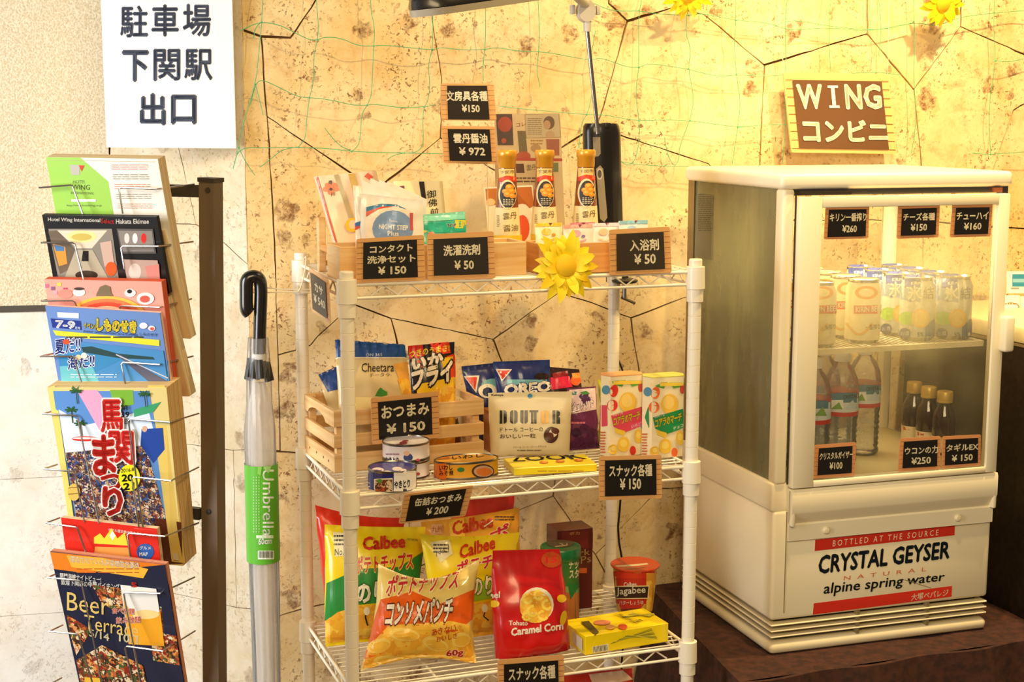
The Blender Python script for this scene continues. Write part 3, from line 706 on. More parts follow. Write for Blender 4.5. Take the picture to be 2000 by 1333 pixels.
# cards on the fridge door
gpl = Plane(FG(0, -.0120, 0), FG.yaw)
for lab, q, l, mm in (
    ('price card at the top left of the fridge door, beer for 260 yen', [(1613, 401), (1698, 400), (1696, 466), (1609, 468)], [('キリン一番搾り', .1, .93, .52, .24), ('¥260', .4, .72, .2, .2)], (.07, .07, .07, .13)),
    ('price card at the top middle of the fridge door, cheeses for 150 yen', [(1754, 400), (1836, 398), (1833, 464), (1751, 467)], [('チーズ各種', .13, .88, .52, .22), ('¥150', .32, .7, .22, .2)], (.09, .08, .09, .12)),
    ('price card at the top right of the fridge door, chuhai for 160 yen', [(1860, 398), (1939, 397), (1935, 462), (1855, 464)], [('チューハイ', .12, .9, .52, .22), ('¥160', .32, .74, .22, .2)], (.09, .08, .08, .12)),
    ('price card at the bottom left of the fridge door, mineral water for 100 yen', [(1591, 870), (1672, 864), (1670, 930), (1587, 936)], [('クリスタルガイザー', .13, .92, .55, .2), ('¥100', .38, .68, .25, .2)], (.10, .09, .10, .10)),
    ('price card at the bottom of the fridge door, turmeric drink for 250 yen', [(1758, 857), (1837, 852), (1836, 917), (1754, 922)], [('ウコンの力', .13, .93, .5, .22), ('¥250', .3, .76, .2, .2)], (.09, .08, .10, .10)),
    ('price card at the bottom right corner of the fridge door, energy drink for 150 yen', [(1841, 853), (1916, 849), (1915, 910), (1839, 916)], [('タギルEX', .1, .92, .52, .22), ('¥ 150', .25, .78, .2, .2)], (.07, .08, .10, .10))):
    card(lab, gpl, q, l, m=mm, th=.0008, slats=6, frame='#D89560', bold=.03)
# shop sign on the wall
wpl = Plane(SH(1.1, WB - .03, 1.6), SH.yaw)
sg = card('square wooden-framed sign on the stone wall above the fridge reading WING', wpl, [(1530, 142), (1735, 145), (1752, 301), (1546, 298)], [],
     m=(.075, .075, .05, .09), cat='sign', th=.004, board='#6B4B32', slats=8, frame='#E8C07C', name='hanging_sign')
A = Art([o for o in sg.children if o.name.startswith('card')], lift=.0024)
for s_, x0, x1 in (('W', 1555, 1602), ('N', 1649, 1678), ('G', 1685, 1716)): A.tq(s_, [(x0, 167), (x1, 167), (x1 + 4, 211), (x0 + 4, 211)], '#FFF8E0', .05)
A.poly([(1621, 167), (1628, 167), (1632, 211), (1625, 211)], '#FFF8E0'); A.poly([(1615, 167), (1635, 167), (1635, 172), (1615, 172)], '#FFF8E0'); A.poly([(1618, 206), (1638, 206), (1639, 211), (1619, 211)], '#FFF8E0')
A.tq('コンビニ', [(1566, 232), (1730, 238), (1732, 275), (1570, 276)], '#FFF8E0', .05)
A.done(sg)
for x0, x1 in ((1531, 1512), (1734, 1738)): bb = B(); bb.tube([wpl(x0, 146), wpl(x1, -120)], .0006); bb.build('hanging_thread', sg, mat('#F4E8C0', .5))
# parking sign
spl = Plane(hitp(458, 290, cor + V((0, -.03, 0)), V((0, -1, 0))), math.radians(3))
sgn = thing('direction_sign', 'white direction sign board with dark Japanese lettering at the upper left', 'sign', spl(335, 289))
q = [(192, -120), (450, -120), (461, 290), (208, 288)]
bb = B(); bb.prism([spl(*p) for p in q], -spl.n * .006, mat('#FBF8F2', .35)); o = bb.build('board', sgn)
A = Art(o, lift=.0004)
SC_ = '#39435A'
for s_, x0, x1, y0, y1 in (('駐', 236, 288, 12, 72), ('車', 297, 348, 10, 70), ('場', 358, 411, 9, 70), ('下', 240, 289, 100, 158), ('関', 301, 351, 97, 157), ('駅', 361, 414, 97, 156), ('出', 275, 322, 184, 243), ('口', 336, 382, 187, 241)):
    k = .055 if s_ in '下口出' else .03
    A.tq(s_, [(x0, y0), (x1, y0), (x1, y1), (x0, y1)], SC_, k)
A.done(sgn)
bb = B()
for x in (225, 425): bb = B(); bb.tube([spl(x, -110) - spl.n * .007, spl(x, -110) - spl.n * .02 + V((0, 0, .9))], .001); bb.build('hanging_wire', sgn, STEEL)
# ------------------------------------------------------------------ bags
def PB(p, q, z, lean=0):
    a, b = hitz(*p, z), hitz(*q, z); return Plane(a, math.atan2(b.y - a.y, b.x - a.x), math.radians(lean))
def zpt(pl, x, z):
    lo, hi = -500, 3000
    for _ in range(40):
        m = (lo + hi) / 2
        if pl(x, m).z > z: lo = m
        else: hi = m
    return (x, m)
def pouch(label, pl, q, th, m, cat='snack bag', kind='pillow', dip=0, amp=.0022, nu=22, nv=26, name='snack_bag', group=None, base=None, art=None, g=5, wr=1, z=None, back=.6, rough=None, side=0, lift=.0008, bow=0):
    q = [zpt(pl, p[1], p[2]) if p[0] == 'z' else p for p in q]; sd = sum(map(ord, label)) * .37
    def px(u, v): x, y = bil(q, u, v); return (x + (side * math.sin(PI * v) + (0 if kind == 'card' else 2.2 * noise.noise(V((v * 6 + (9 if u > .5 else 0), sd, 0))))) * (1 if u > .5 else -1) * abs(2 * u - 1), y + dip * math.sin(PI * u) * v * v + bow * math.sin(PI * u) * (1 - v) ** 3)
    def f(u, v):
        h = max(0, 4 * u * (1 - u)) ** .55
        if kind == 'pillow': t = (v - .045) / .91; gg = math.sin(PI * min(1, max(0, t))) ** .6 if 0 < t < 1 else 0
        elif kind == 'stand': gg = max(0, math.sin(PI * (.5 + .5 * min(1, max(0, (v - .12) / .80))))) ** .9 if v > .12 else .55 + .45 * math.sin(PI / 2 * v / .12)
        elif kind == 'card': return 0 if u in (0, 1) else 1
        return h * gg
    b = B(); fv = []; bk = []; W1 = nu + 1
    for j in range(nv + 1):
        for i in range(nu + 1):
            u, v = i / nu, j / nv; p = pl(*px(u, v)); k = f(u, v)
            w = amp * (noise.noise(V((u * 5 + sd, v * 5, 0))) * 1.3 + .6 * noise.noise(V((u * 13 + sd, v * 9, 4)))) * (k ** .5 if k > 0 else 0)
            w += wr * .0009 * math.sin(u * 46 + sd) * (math.exp(-(1 - v) / .09) + math.exp(-v / .08)) * (1 if 0 < u < 1 else 0) * (1 if kind != 'card' else 0)
            fv.append(p + pl.n * (th * k + w)); bk.append(p - pl.n * (th * back * k + .0006))
    n = len(fv)
    fs = [(j * W1 + i, j * W1 + i + 1, (j + 1) * W1 + i + 1, (j + 1) * W1 + i) for j in range(nv) for i in range(nu)]
    b.add(fv + bk, fs + [tuple(n + k for k in reversed(t)) for t in fs], m)
    rim = [i for i in range(nu + 1)] + [j * W1 + nu for j in range(1, nv + 1)] + [nv * W1 + i for i in range(nu - 1, -1, -1)] + [j * W1 for j in range(nv - 1, 0, -1)]
    b.add([], [(rim[(i + 1) % len(rim)], rim[i], n + rim[i], n + rim[(i + 1) % len(rim)]) for i in range(len(rim))]) if False else None
    for i in range(len(rim)): a_, c_ = rim[i], rim[(i + 1) % len(rim)]; b.f.append([c_, a_, n + a_, n + c_]); b.mi.append(0)
    if z is not None:
        for v in b.v: v.z = max(v.z, z)
    lo = min(v.z for v in b.v); ce = sum(b.v, V()) / len(b.v)
    t = thing(name, label, cat, (ce.x, ce.y, lo), group)
    o = b.build('bag', t, sharp=60)
    if art:
        A = Art(o, g=g, lift=lift, rough=.28); art(A); A.done(t)
    return t
G1, G2, G3 = Z1 + DK, Z2 + DK, Z3 + DK
def fm(h, coat=.5): return mat(h, .3, coat=coat)
# --- lowest visible shelf
# red bag at the back left
pouch('plain red snack bag standing at the back left of the lowest visible shelf', PS(.1, .275, Z3, 0, 6), [(615, 987), (790, 1012), ('z', 790, G3), ('z', 640, G3)], .026, fm('#D42A10'), dip=8,
      art=lambda A: (A.poly([(634, 1110), (660, 1100), (660, 1160), (636, 1175)], '#2C5AA8'), A.poly([(632, 1185), (670, 1160), (700, 1230), (640, 1232)], '#F2C224')))
def nori(A, x0=0):
    A.poly([(638, 1140), (700, 1112), (780, 1108), (838, 1070), (838, 1128), (795, 1172), (700, 1182), (635, 1215)], '#2E8A3A')
    A.poly([(634, 1215), (660, 1196), (700, 1184), (795, 1176), (790, 1240), (632, 1258)], NUTS)
    A.poly([(650, 1040), (676, 1043), (676, 1086), (654, 1088)], '#F2E6B0'); A.scr(652, 1044, 674, 1068, 3, '#3A3428'); A.t('No.1', 654, 1086, 675, 1084, 13, '#3A3428')
    A.t('Calbee', 709, 1075, 790, 1070, 24, '#D93A1E', .05)
    A.t('ポテトチップス', 694, 1122, 806, 1112, 33, '#D32B2B', .04, ol=('#F2E070', .07))
    A.t('のり', 697, 1178, 750, 1176, 38, '#F6EEC8', .06, ol=('#1E5A28', .07))
    A.t('BEST BEFORE', 795, 1056, 815, 1058, 4, '#4A4428')
    A.line([(718, 1222), (713, 1205), (716, 1196)], 3, '#1A1A14'); A.ell(716, 1194, 6, 8, '#F6EEC8')
pouch('yellow and green seaweed potato crisp bag behind the left front post', PS(.1, .205, Z3, 0, 10), [(634, 1025), (831, 1030), ('z', 805, G3), ('z', 636, G3)], .030, fm('#F5D510'), art=nori, dip=2, z=G3)
def dred(A): A.poly([(903, 968), (1004, 960), (1004, 990), (905, 1000)], '#B82418')
pouch('dark red snack bag at the back under the tilted price card', PS(.3, .295, Z3, 0, 4), [(880, 975), (1004, 962), ('z', 1000, G3), ('z', 890, G3)], .014, fm('#C4281A'), dip=6)
def kyushu(A):
    A.poly([(876, 1018), (906, 1012), (908, 1050), (880, 1052)], '#F8C840')
    A.t('Calbee', 884, 1046, 962, 1030, 26, '#D8421E', .05); A.rect(842, 1024, 864, 1044, '#E8B070'); A.t('九州', 843, 1041, 863, 1040, 12, '#A8381C')
    A.scr(966, 1008, 1004, 1018, 2, '#5A3A18'); A.t('ポ', 956, 1062, 992, 1048, 26, '#D32B4B', .04, ol=('#F8E8A0', .05)); A.scr(968, 1052, 1002, 1062, 1, '#5A3A18')
    A.line([(945, 1030), (962, 1018)], 2.2, '#FFF0C8')
pouch('amber regional potato crisp bag behind the second yellow one', PS(.3, .245, Z3, 0, 8), [(822, 1020), (1014, 992), ('z', 1016, G3), ('z', 850, G3)], .020, fm('#EDA828'), art=kyushu, dip=3, z=G3)
def nori2(A):
    A.poly([(840, 1060), (878, 1055), (884, 1082), (860, 1100)], '#F2E6B0'); A.scr(846, 1062, 876, 1082, 3, '#4A4030'); A.t('No.1', 852, 1088, 876, 1076, 10, '#3A3428')
    A.t('Calbee', 898, 1092, 966, 1072, 24, '#D8421E', .05)
    A.t('ポテチ', 892, 1124, 962, 1108, 26, '#D32B4B', .04, ol=('#F8E8A0', .06))
    A.poly([(918, 1140), (1012, 1122), (1014, 1158), (922, 1176)], '#8CB82C'); A.t('のり', 922, 1164, 962, 1160, 34, '#F6EEC8', .05, ol=('#3A4A14', .06))
    A.poly([(922, 1180), (1014, 1165), (1008, 1240), (920, 1250)], NUTS)
    A.line([(948, 1190), (944, 1204), (954, 1212)], 2.5, '#1A1A14'); A.ell(946, 1188, 6, 8, '#F6EEC8')
pouch('second yellow potato crisp bag standing between the orange bag and the red one', PS(.28, .165, Z3, 2, 10), [(820, 1044), (1014, 1040), ('z', 1000, G3), ('z', 856, G3)], .026, fm('#F6DA10'), art=nori2, dip=6, z=G3)
def conso(A):
    A.poly([(744, 1172), (806, 1156), (860, 1180), (930, 1150), (922, 1210), (896, 1232), (712, 1288), (722, 1240)], '#E8620E')
    A.poly([(722, 1262), (760, 1222), (880, 1214), (918, 1222), (926, 1296), (708, 1306)], NUTS)
    for x, y, rx, ry, ro in ((740, 1262, 24, 13, -.3), (790, 1240, 30, 12, .1), (760, 1290, 30, 10, 0), (850, 1258, 26, 13, .3), (900, 1250, 18, 14, -.2), (830, 1290, 34, 9, 0)): A.ell(x, y, rx, ry, '#F8D468', ro); A.ell(x + 2, y + 2, rx * .8, ry * .7, '#F2BE42', ro)
    A.t('ポテトチップス', 753, 1167, 892, 1152, 40, '#CC2A3A', .04, ol=('#F4EBA8', .08), sk=8)
    A.t('コンソメパンチ', 752, 1222, 880, 1214, 44, '#F6EEDC', .05, ol=('#5A1E10', .07), sk=6)
    A.t('あきない', 843, 1242, 890, 1234, 13, '#C8501C', .02); A.t('おいしさ', 852, 1254, 892, 1246, 10, '#C8501C', .02)
    A.t('60g', 872, 1284, 904, 1282, 14, '#CC2A2A', .05, ol=('#F8E8C0', .06))
pouch('orange consomme potato crisp bag lying tilted at the front beside the left post', PB((704, 1312), (930, 1296), G3, 24), [(738, 1102), (937, 1092), (930, 1297), (704, 1312)], .032, fm('#F2D67A'), dip=34, amp=.0045, art=conso, side=-10, bow=-20, z=G3)
def cara(A):
    A.ell(1048, 1182, 33, 34, '#F2E8D0'); A.ell(1046, 1186, 31, 32, NUTS)
    for cx, cy, r in ((1030, 1170, 9), (1052, 1163, 9), (1068, 1182, 9), (1040, 1194, 10), (1060, 1203, 9), (1028, 1205, 7)):
        A.line([(cx + r * math.cos(a), cy + r * math.sin(a)) for a in [.4 + k * .75 for k in range(7)]], 5, '#FBDC5A')
    for cx, cy, rx, ry, ro in ((966, 1180, 10, 7, 0), (1096, 1170, 9, 8, 0), (1099, 1208, 6, 15, .2)): A.ell(cx, cy, rx, ry, '#F2C81E', ro)
    A.ell(1076, 1094, 20, 16, '#C8501E'); A.t('15', 1066, 1101, 1086, 1099, 13, '#E8241C', .03)
    A.t('mel', 954, 1170, 976, 1168, 12, '#F6EEDC', .03)
    A.t('Tohato', 994, 1222, 1030, 1222, 9, '#F6EEDC', .03); A.t('Caramel Corn', 999, 1242, 1098, 1230, 14, '#F6EEDC', .05)
pouch('bright red caramel corn bag standing at the front with puffs pictured in a circle', PB((968, 1287), (1113, 1268), G3, 7), [(962, 1076), (1092, 1073), (1113, 1268), (968, 1287)], .034, fm('#D01410'), kind='stand', art=cara, amp=.0035, z=G3, back=.5, side=4)
# green canister
def at(x, y, z): return hitz(x, y, z)
p = at(1094, 1212, G3); cn_ = thing('snack_canister', 'green round crisp canister with a patterned lid behind the red bag', 'canister', p)
b = B(); b.lathe(p, [(.0001, 0), (.034, 0), (.034, .125)], mat('#3C7A34', .35), 40); cb = b.build('tube', cn_)
b = B(); b.lathe(p, [(.034, .120), (.0365, .120), (.0372, .122), (.0372, .139), (.036, .141), (.033, .141), (.032, .139), (.0001, .139)], mat('#17713C', .3, coat=.3), 40); cl_ = b.build('lid', cn_)
A = Art(cb, g=8, lift=.0006); A.rect(1050, 1146, 1140, 1160, '#8AA85A'); A.rect(1050, 1158, 1140, 1230, WOODP); A.poly([(1108, 1140), (1134, 1140), (1114, 1172)], '#1E7A3C')
A.t('チップ', 1111, 1112, 1140, 1110, 17, '#F2E8C8', .05); A.t('スター', 1112, 1130, 1140, 1128, 16, '#F2E8C8', .05); A.done(cn_)
A = Art(cl_, lift=.0005); A.ell(1094, 1062, 27, 8.5, '#5A4A34'); A.line([(1078, 1061), (1106, 1058), (1108, 1066), (1084, 1069)], 2, '#C8B088'); A.line([(1088, 1060), (1100, 1065)], 2, '#C8B088'); A.done(cn_)
def boxthing(label, p0, p1, dep, h, m, cat='box', name='snack_box', bev=.0008, nm='carton', group=None):
    yaw = math.atan2(p1.y - p0.y, p1.x - p0.x); f = Fr(p0, yaw); L = (p1 - p0).length
    t = thing(name, label, cat, f(L / 2, dep / 2, 0), group); b = B(); b.box(f, 0, L, 0, dep, 0, h, m, bev, 1); return t, b.build(nm, t), f
t, o, f = boxthing('tall dark brown chocolate box standing behind the green canister', SH(.450, .238, G3), SH(.521, .238, G3), .055, .155, mat('#5A1712', .35, coat=.3))
A = Art(o, g=20); A.poly([(1088, 1040), (1160, 1036), (1160, 1070), (1088, 1074)], '#6E1C14'); A.t('ボカ', 1112, 1046, 1132, 1045, 6, '#C8A060'); A.t('rk', 1132, 1086, 1152, 1084, 12, '#A88858'); A.t('Ps', 1134, 1102, 1154, 1098, 14, '#A88858'); A.rect(1130, 1110, 1146, 1120, '#D8682A'); A.done(t)
# snack cup
p = at(1239, 1192, G3); t = thing('snack_cup', 'red and yellow snack cup with a foil lid standing at the right', 'cup', p)
b = B(); b.lathe(p, [(.0001, 0), (.0315, 0), (.033, .002), (.0415, .088), (.0001, .088)], mat('#E2B43C', .35), 44); cu = b.build('cup', t)
b = B(); b.lathe(p, [(.041, .086), (.0455, .0865), (.046, .0885), (.044, .090), (.041, .0895), (.0001, .089)], mat('#D2461E', .3, coat=.4), 44); li = b.build('lid', t)
A = Art(cu, g=6, lift=.0005)
A.rect(1196, 1116, 1290, 1140, '#D8381C'); A.rect(1196, 1130, 1290, 1180, '#C8301A'); A.rect(1262, 1120, 1290, 1220, NUTS)
A.poly([(1200, 1145), (1268, 1144), (1266, 1170), (1202, 1171)], '#F2DFA8'); A.poly([(1202, 1147), (1266, 1146), (1264, 1168), (1203, 1169)], '#3A2416')
A.t('Calbee', 1219, 1146, 1243, 1145, 8, '#F6EEDC', .03); A.t('Jagabee', 1205, 1166, 1260, 1162, 17, '#F6EEDC', .02)
A.poly([(1206, 1172), (1264, 1171), (1250, 1190), (1214, 1192)], '#C8301A'); A.t('バターしょうゆ', 1210, 1182, 1256, 1181, 8, '#F6EEDC', .02)
A.poly([(1212, 1190), (1250, 1188), (1246, 1200), (1218, 1202)], '#7A3418'); A.done(t)
A = Art(li, lift=.0004); A.poly([(1201, 1106), (1264, 1101), (1278, 1114), (1220, 1119)], '#E8D2A8'); A.line([(1226, 1112), (1262, 1108)], 1, '#A88858'); A.done(t)
# yellow stick box
p0, p1 = at(1143, 1281, G3), at(1305, 1254, G3)
t, o, f = boxthing('bright yellow biscuit stick box lying flat at the front right of the lowest visible shelf', p0, p1, .088, .034, mat('#F6DA08', .35, coat=.2))
A = Art(o, g=30)
A.poly([(1156, 1264), (1188, 1258), (1188, 1272), (1158, 1276)], '#F2EBD0')
for k in range(11): A.line([(1158.5 + k * 2.6, 1264 - k * .45), (1159.5 + k * 2.6, 1275 - k * .4)], 1.1, '#1E1A14')
for k in range(9): A.line([(1192 + k * 4, 1258 - k * 2.2), (1272 + k * 1.5, 1232 + k * 2.6 - 4)], 1.6, ['#A8A02A', '#8C8420', '#D8CC3C'][k % 3])
for k in range(7): A.line([(1216 + k * 3, 1204 - k * 1.2 + 4), (1282 - k * 2, 1204 + k * 1.2 - 4)], 1.4, ['#A8A02A', '#8C8420', '#D8CC3C'][k % 3])
A.ell(1176, 1219, 17, 5, '#E08A60'); A.ell(1192, 1228, 9, 4.5, '#E8A858'); A.ell(1216, 1227, 9, 5, '#D8552A')
A.poly([(1134, 1218), (1150, 1216), (1170, 1238), (1160, 1242)], '#5A4A14'); A.tq('じゃがりこ', [(1190, 1202), (1203, 1200), (1258, 1216), (1244, 1222)], '#1E1A10', .03)
A.poly([(1120, 1232), (1140, 1248), (1140, 1272), (1122, 1256)], '#D8D2B8'); A.done(t)
# lower tier: tops of red bags
pouch('red and white snack bag on the tier below, its top showing under the yellow box', PS(.35, .12, Z4, -4, 18), [(1090, 1318), (1235, 1306), ('z', 1245, Z4 + DK), ('z', 1090, Z4 + DK)], .03, fm('#C8281C'), kind='pillow', z=Z4 + DK,
      art=lambda A: A.poly([(1150, 1318), (1216, 1310), (1236, 1328), (1160, 1345)], '#E8C8A8'))
pouch('orange and red snack bag on the tier below, beside the red and white one', PS(.2, .06, Z4, 0, 12), [(960, 1350), (1080, 1340), ('z', 1080, Z4 + DK), ('z', 960, Z4 + DK)], .03, fm('#D8601E'), z=Z4 + DK)
# --- middle shelf
# wooden crate
cp0 = at(653, 925, G2); cyaw = SH.yaw + math.radians(4); CR = Fr(cp0, cyaw); CL, CD_ = .272, .178
t = thing('wooden_crate', 'small slatted pine crate holding snack bags at the left of the middle shelf', 'crate', CR(CL / 2, CD_ / 2))
for k, (z0, z1) in enumerate(((.0, .031), (.042, .064), (.078, .105))):
    for side in (0, 1):
        b = B(); y = 0 if side == 0 else CD_ - .006; b.box(CR, 0, CL, y, y + .006, z0, z1, PINE, .0008, 1); b.build('slat', t)
    for side in (0, 1):
        x = 0 if side == 0 else CL - .006
        if k < 2: b = B(); b.box(CR, x, x + .006, .006, CD_ - .006, z0, z1, PINE, .0008, 1); b.build('slat', t)
        else:
            pts = [(.006, z0), (.045, z0)] + [(.045 + .105 * i / 12, z0 + .014 * math.sin(PI * i / 12) ** .5) for i in range(1, 12)] + [(.150, z0), (CD_ - .006, z0), (CD_ - .006, z1), (.006, z1)]
            b = B(); b.prism([CR(x, y, z) for y, z in pts], CR.ex * .006, PINE); b.build('slat', t)
for x in (.0065, CL - .0185):
    for y in (.0065, CD_ - .0185): b = B(); b.box(CR, x, x + .012, y, y + .012, .001, .104, PINE, .0005, 1); b.build('corner_post', t)
b = B(); b.box(CR, .007, CL - .007, .007, CD_ - .007, .0005, .005, PINE); b.build('bottom', t)
for y in (.03, .06, .10, .14): b = B(); b.lathe(V((0, 0, 0)), [(.0001, 0), (.0022, 0), (.0022, .0006), (.0001, .0008)], mat('#7A4A20', .6), 8); b.v = [CR(-p.z, y + p.x, .015 + p.y) for p in b.v]; b.build('nail', t)
CB = G2 + .006
def cpl(b_, yaw=0, lean=0): return Plane(CR(0, b_, 0), cyaw + math.radians(yaw), math.radians(lean))
def fry(A):
    A.poly([(797, 676), (825, 674), (830, 700), (800, 702)], '#D8301C'); A.poly([(840, 672), (876, 664), (880, 690), (846, 694)], '#E03A1E'); A.poly([(872, 696), (890, 690), (888, 760), (872, 740)], '#E0401E')
    A.poly([(812, 706), (830, 700), (828, 724)], '#E0401E'); A.poly([(862, 700), (884, 696), (884, 716), (866, 730)], '#F2C41E'); A.poly([(812, 752), (890, 736), (888, 790), (820, 796)], '#F2C41E'); A.poly([(812, 778), (880, 750), (888, 760), (888, 870), (816, 870)], NUTS)
    A.t('つきのうまさ!', 800, 699, 877, 686, 13, '#F2D63C', .04)
    A.t('いか', 806, 724, 864, 712, 24, '#F2E2C8', .07, ol=('#141010', .12)); A.t('フライ', 806, 762, 882, 742, 36, '#F2E2C8', .07, ol=('#141010', .12))
pouch('black, red and yellow patterned fried squid bag standing in the wooden crate', cpl(.085, -4, 6), [(797, 676), (888, 668), ('z', 890, CB), ('z', 812, CB)], .014, fm('#1E1414'), art=fry, amp=.003, z=CB)
def chee(A):
    A.poly([(650, 664), (800, 668), (806, 700), (650, 699)], '#25508F'); A.rect(650, 698, 812, 700.5, '#E8DCC0')
    A.t('ON 365', 714, 697, 746, 696, 6, '#C8D0DC'); A.t('Cheetara', 706, 727, 769, 726, 17, '#3A2E20', .008); A.t('チータラ.', 721, 737, 764, 735, 7, '#5A4A34')
    A.poly([(768, 712), (800, 706), (808, 720), (814, 772), (790, 770)], '#E8A848'); A.poly([(776, 740), (806, 740), (812, 772), (784, 770)], NUTS)
    A.poly([(734, 770), (738, 762), (743, 757), (748, 762), (756, 766), (756, 772), (744, 775), (732, 774)], '#3E8A34'); A.poly([(690, 775), (760, 778), (790, 790), (690, 800)], '#F0D890')
pouch('cream and navy cheese snack bag standing at the front of the wooden crate', cpl(.040, 0, 5), [(655, 664), (791, 674), ('z', 816, CB), ('z', 668, CB)], .012, fm('#DCC48E'), art=chee, amp=.0015, z=CB)
pouch('second cheese snack bag with a navy top, leaning left at the back of the crate', cpl(.135, 0, 12), [(621, 733), (700, 700), ('z', 740, CB), ('z', 668, CB)], .008, fm('#DCC48E'), z=CB,
      art=lambda A: (A.poly([(619, 728), (700, 696), (704, 750), (640, 766)], '#1F488A')))
pouch('brown shrimp snack bag lying low inside the crate at its right', cpl(.075, 3, 30), [(825, 800), (905, 795), ('z', 915, CB), ('z', 825, CB)], .012, fm('#7A3A1C'), z=CB,
      art=lambda A: (A.t('香ばし', 886, 820, 906, 818, 8, '#F2E6C8', .02), A.ell(900, 828, 9, 4, '#3E7A2A')))
# cans
def can(label, p, r, h, body, top, art=None, art2=None, sx=1, sy=1, yaw=0, g=6, group=None, name='food_can'):
    t = thing(name, label, 'can', p, group)
    b = B(); b.lathe(p, [(r * .9, .0), (r, .0012), (r, .003), (r * .985, .004), (r * .985, h - .004), (r, h - .003), (r, h - .0008), (r * .985, h), (r * .96, h - .0025), (r * .9, h - .0022)], STEEL, 48, sx, sy, yaw,
        mats=[STEEL, STEEL, STEEL, body, STEEL, STEEL, STEEL, STEEL, top]); o = b.build('shell', t)
    b = B(); b.lathe(p, [(r * .955, h - .004), (r * .95, h - .0016), (.0001, h - .0016)], top, 48, sx, sy, yaw); o2 = b.build('lid', t)
    if art: A = Art([o], g=g, lift=.0005); art(A); A.done(t)
    if art2: A = Art([o2], lift=.0003); art2(A); A.done(t)
    return t
pw = at(790, 940, G2); f0 = Fr(pw, SH.yaw); pw = pw + V((0.0, .040, 0)); pw.z = G2
MW = mat('#E8E0E2', .3, coat=.3)
def yk(dy=0):
    def a(A): A.t('やきとり', 752, 905 + dy, 779, 906 + dy, 12, '#1E1A1E', .04); A.ell(797, 894 + dy, 9, 8, '#3A4A8A'); A.ell(794, 886 + dy, 6, 5, '#E8B898'); A.ell(816, 899 + dy, 4, 3, '#B84A5A'); A.scr(754, 884 + dy, 780, 891 + dy, 1, '#A88898')
    return a
can('lower of the two stacked white chicken cans in front of the crate', pw, .0395, .030, MW, MW, yk(27))
def yt(A):
    for x, y, rx, ry in ((788, 866, 8, 3), (780, 870, 7, 2.2), (798, 872, 8, 2), (792, 862, 6, 1.6)): A.ell(x, y, rx, ry, '#7A2430')
can('upper of the two stacked white chicken cans in front of the crate', pw + V((0, 0, .0302)), .0395, .030, MW, MW, yk(0), yt)
pb_ = at(763, 963, G2) + V((0, .0395, 0)); pb_.z = G2
def yb(A):
    A.rect(708, 925, 730, 965, '#2A2C8A'); A.rect(769, 920, 812, 963, '#F0EAE4'); A.poly([(731, 936), (767, 934), (767, 961), (731, 962)], '#EFE6D0'); A.poly([(733, 938), (766, 937), (766, 960), (733, 961)], FOOD)
    A.ell(742, 940, 6, 4, '#5A8A3A'); A.t('やきとり', 770, 955, 800, 951, 14, '#1E1A1E', .05); A.t('C', 716, 952, 724, 952, 9, '#E0D8F0')
def yb2(A):
    for x, y, rx, ry in ((738, 919, 12, 5), (756, 924, 9, 4), (776, 917, 10, 4), (772, 926, 9, 3), (788, 920, 6, 3)): A.ell(x, y, rx, ry, '#E8DDE8')
can('deep blue chicken can at the front left beside the post', pb_, .0395, .034, mat('#2B2C86', .3, coat=.3), mat('#2B2C86', .3, coat=.3), yb, yb2)
po = at(905, 938, G2) + V((.004, .030, 0)); po.z = G2
MO = mat('#E8A62A', .3, coat=.3)
def yo(A):
    A.rect(836, 900, 872, 940, '#E0701E'); A.ell(943, 921, 22, 14, '#4A2A1C'); A.ell(944, 921, 19, 11, '#C8A080'); A.ell(945, 922, 15, 8, '#D8762A')
    A.t('いわし', 858, 920, 884, 918, 11, '#4A1E10', .04); A.t('みそ煮', 858, 930, 886, 929, 10, '#4A1E10', .02); A.ell(900, 918, 7, 4.5, '#2E7A3C')
def yo2(A): A.poly([(845, 893), (875, 891), (878, 897), (848, 899)], '#D0762A'); A.t('いわし', 883, 899, 945, 893, 7, '#4A2A14', .02)
can('oval orange sardine can with a dish pictured on it, right of the stacked cans', po, .055, .030, MO, MO, yo, yo2, sy=.58, yaw=SH.yaw - .05)
# brown carton behind
boxthing('brown cardboard box behind the coffee pouch beside the crate', SH(.305, .205, G2), SH(.345, .205, G2), .035, .075, mat('#A8682E', .7))
def oreo(A):
    A.poly([(906, 735), (936, 734), (930, 768)], '#E8E0D8'); A.poly([(910, 738), (932, 737), (928, 763)], '#D83A28')
    A.ell(966, 752, 26, 12, '#7AB8C8'); A.ell(952, 764, 18, 14, '#F2EADC'); A.ell(952, 766, 10, 9, '#1A2A5A')
pouch('left of the two navy chocolate biscuit bags, half hidden behind the other', PS(.33, .262, Z2, 0, 7), [(901, 716), (1000, 706), ('z', 1000, G2), ('z', 932, G2)], .016, fm('#1B2E70'), art=oreo, z=G2)
def oreo2(A):
    A.poly([(968, 721), (1000, 722), (980, 746)], '#E8E0D8'); A.poly([(972, 724), (996, 724), (981, 742)], '#D83A28'); A.ell(1058, 736, 15, 7, '#2A1A14'); A.rect(990, 742, 1068, 752, '#7AB8C8')
    A.t('OREO', 986, 772, 1074, 764, 19, '#F2EADC', .07, ol=('#14205A', .05))
pouch('right of the two navy chocolate biscuit bags, standing in front of the other', PS(.36, .222, Z2, 0, 5), [(963, 707), (1074, 703), ('z', 1078, G2), ('z', 985, G2)], .016, fm('#1B2E70'), art=oreo2, z=G2, amp=.0035)
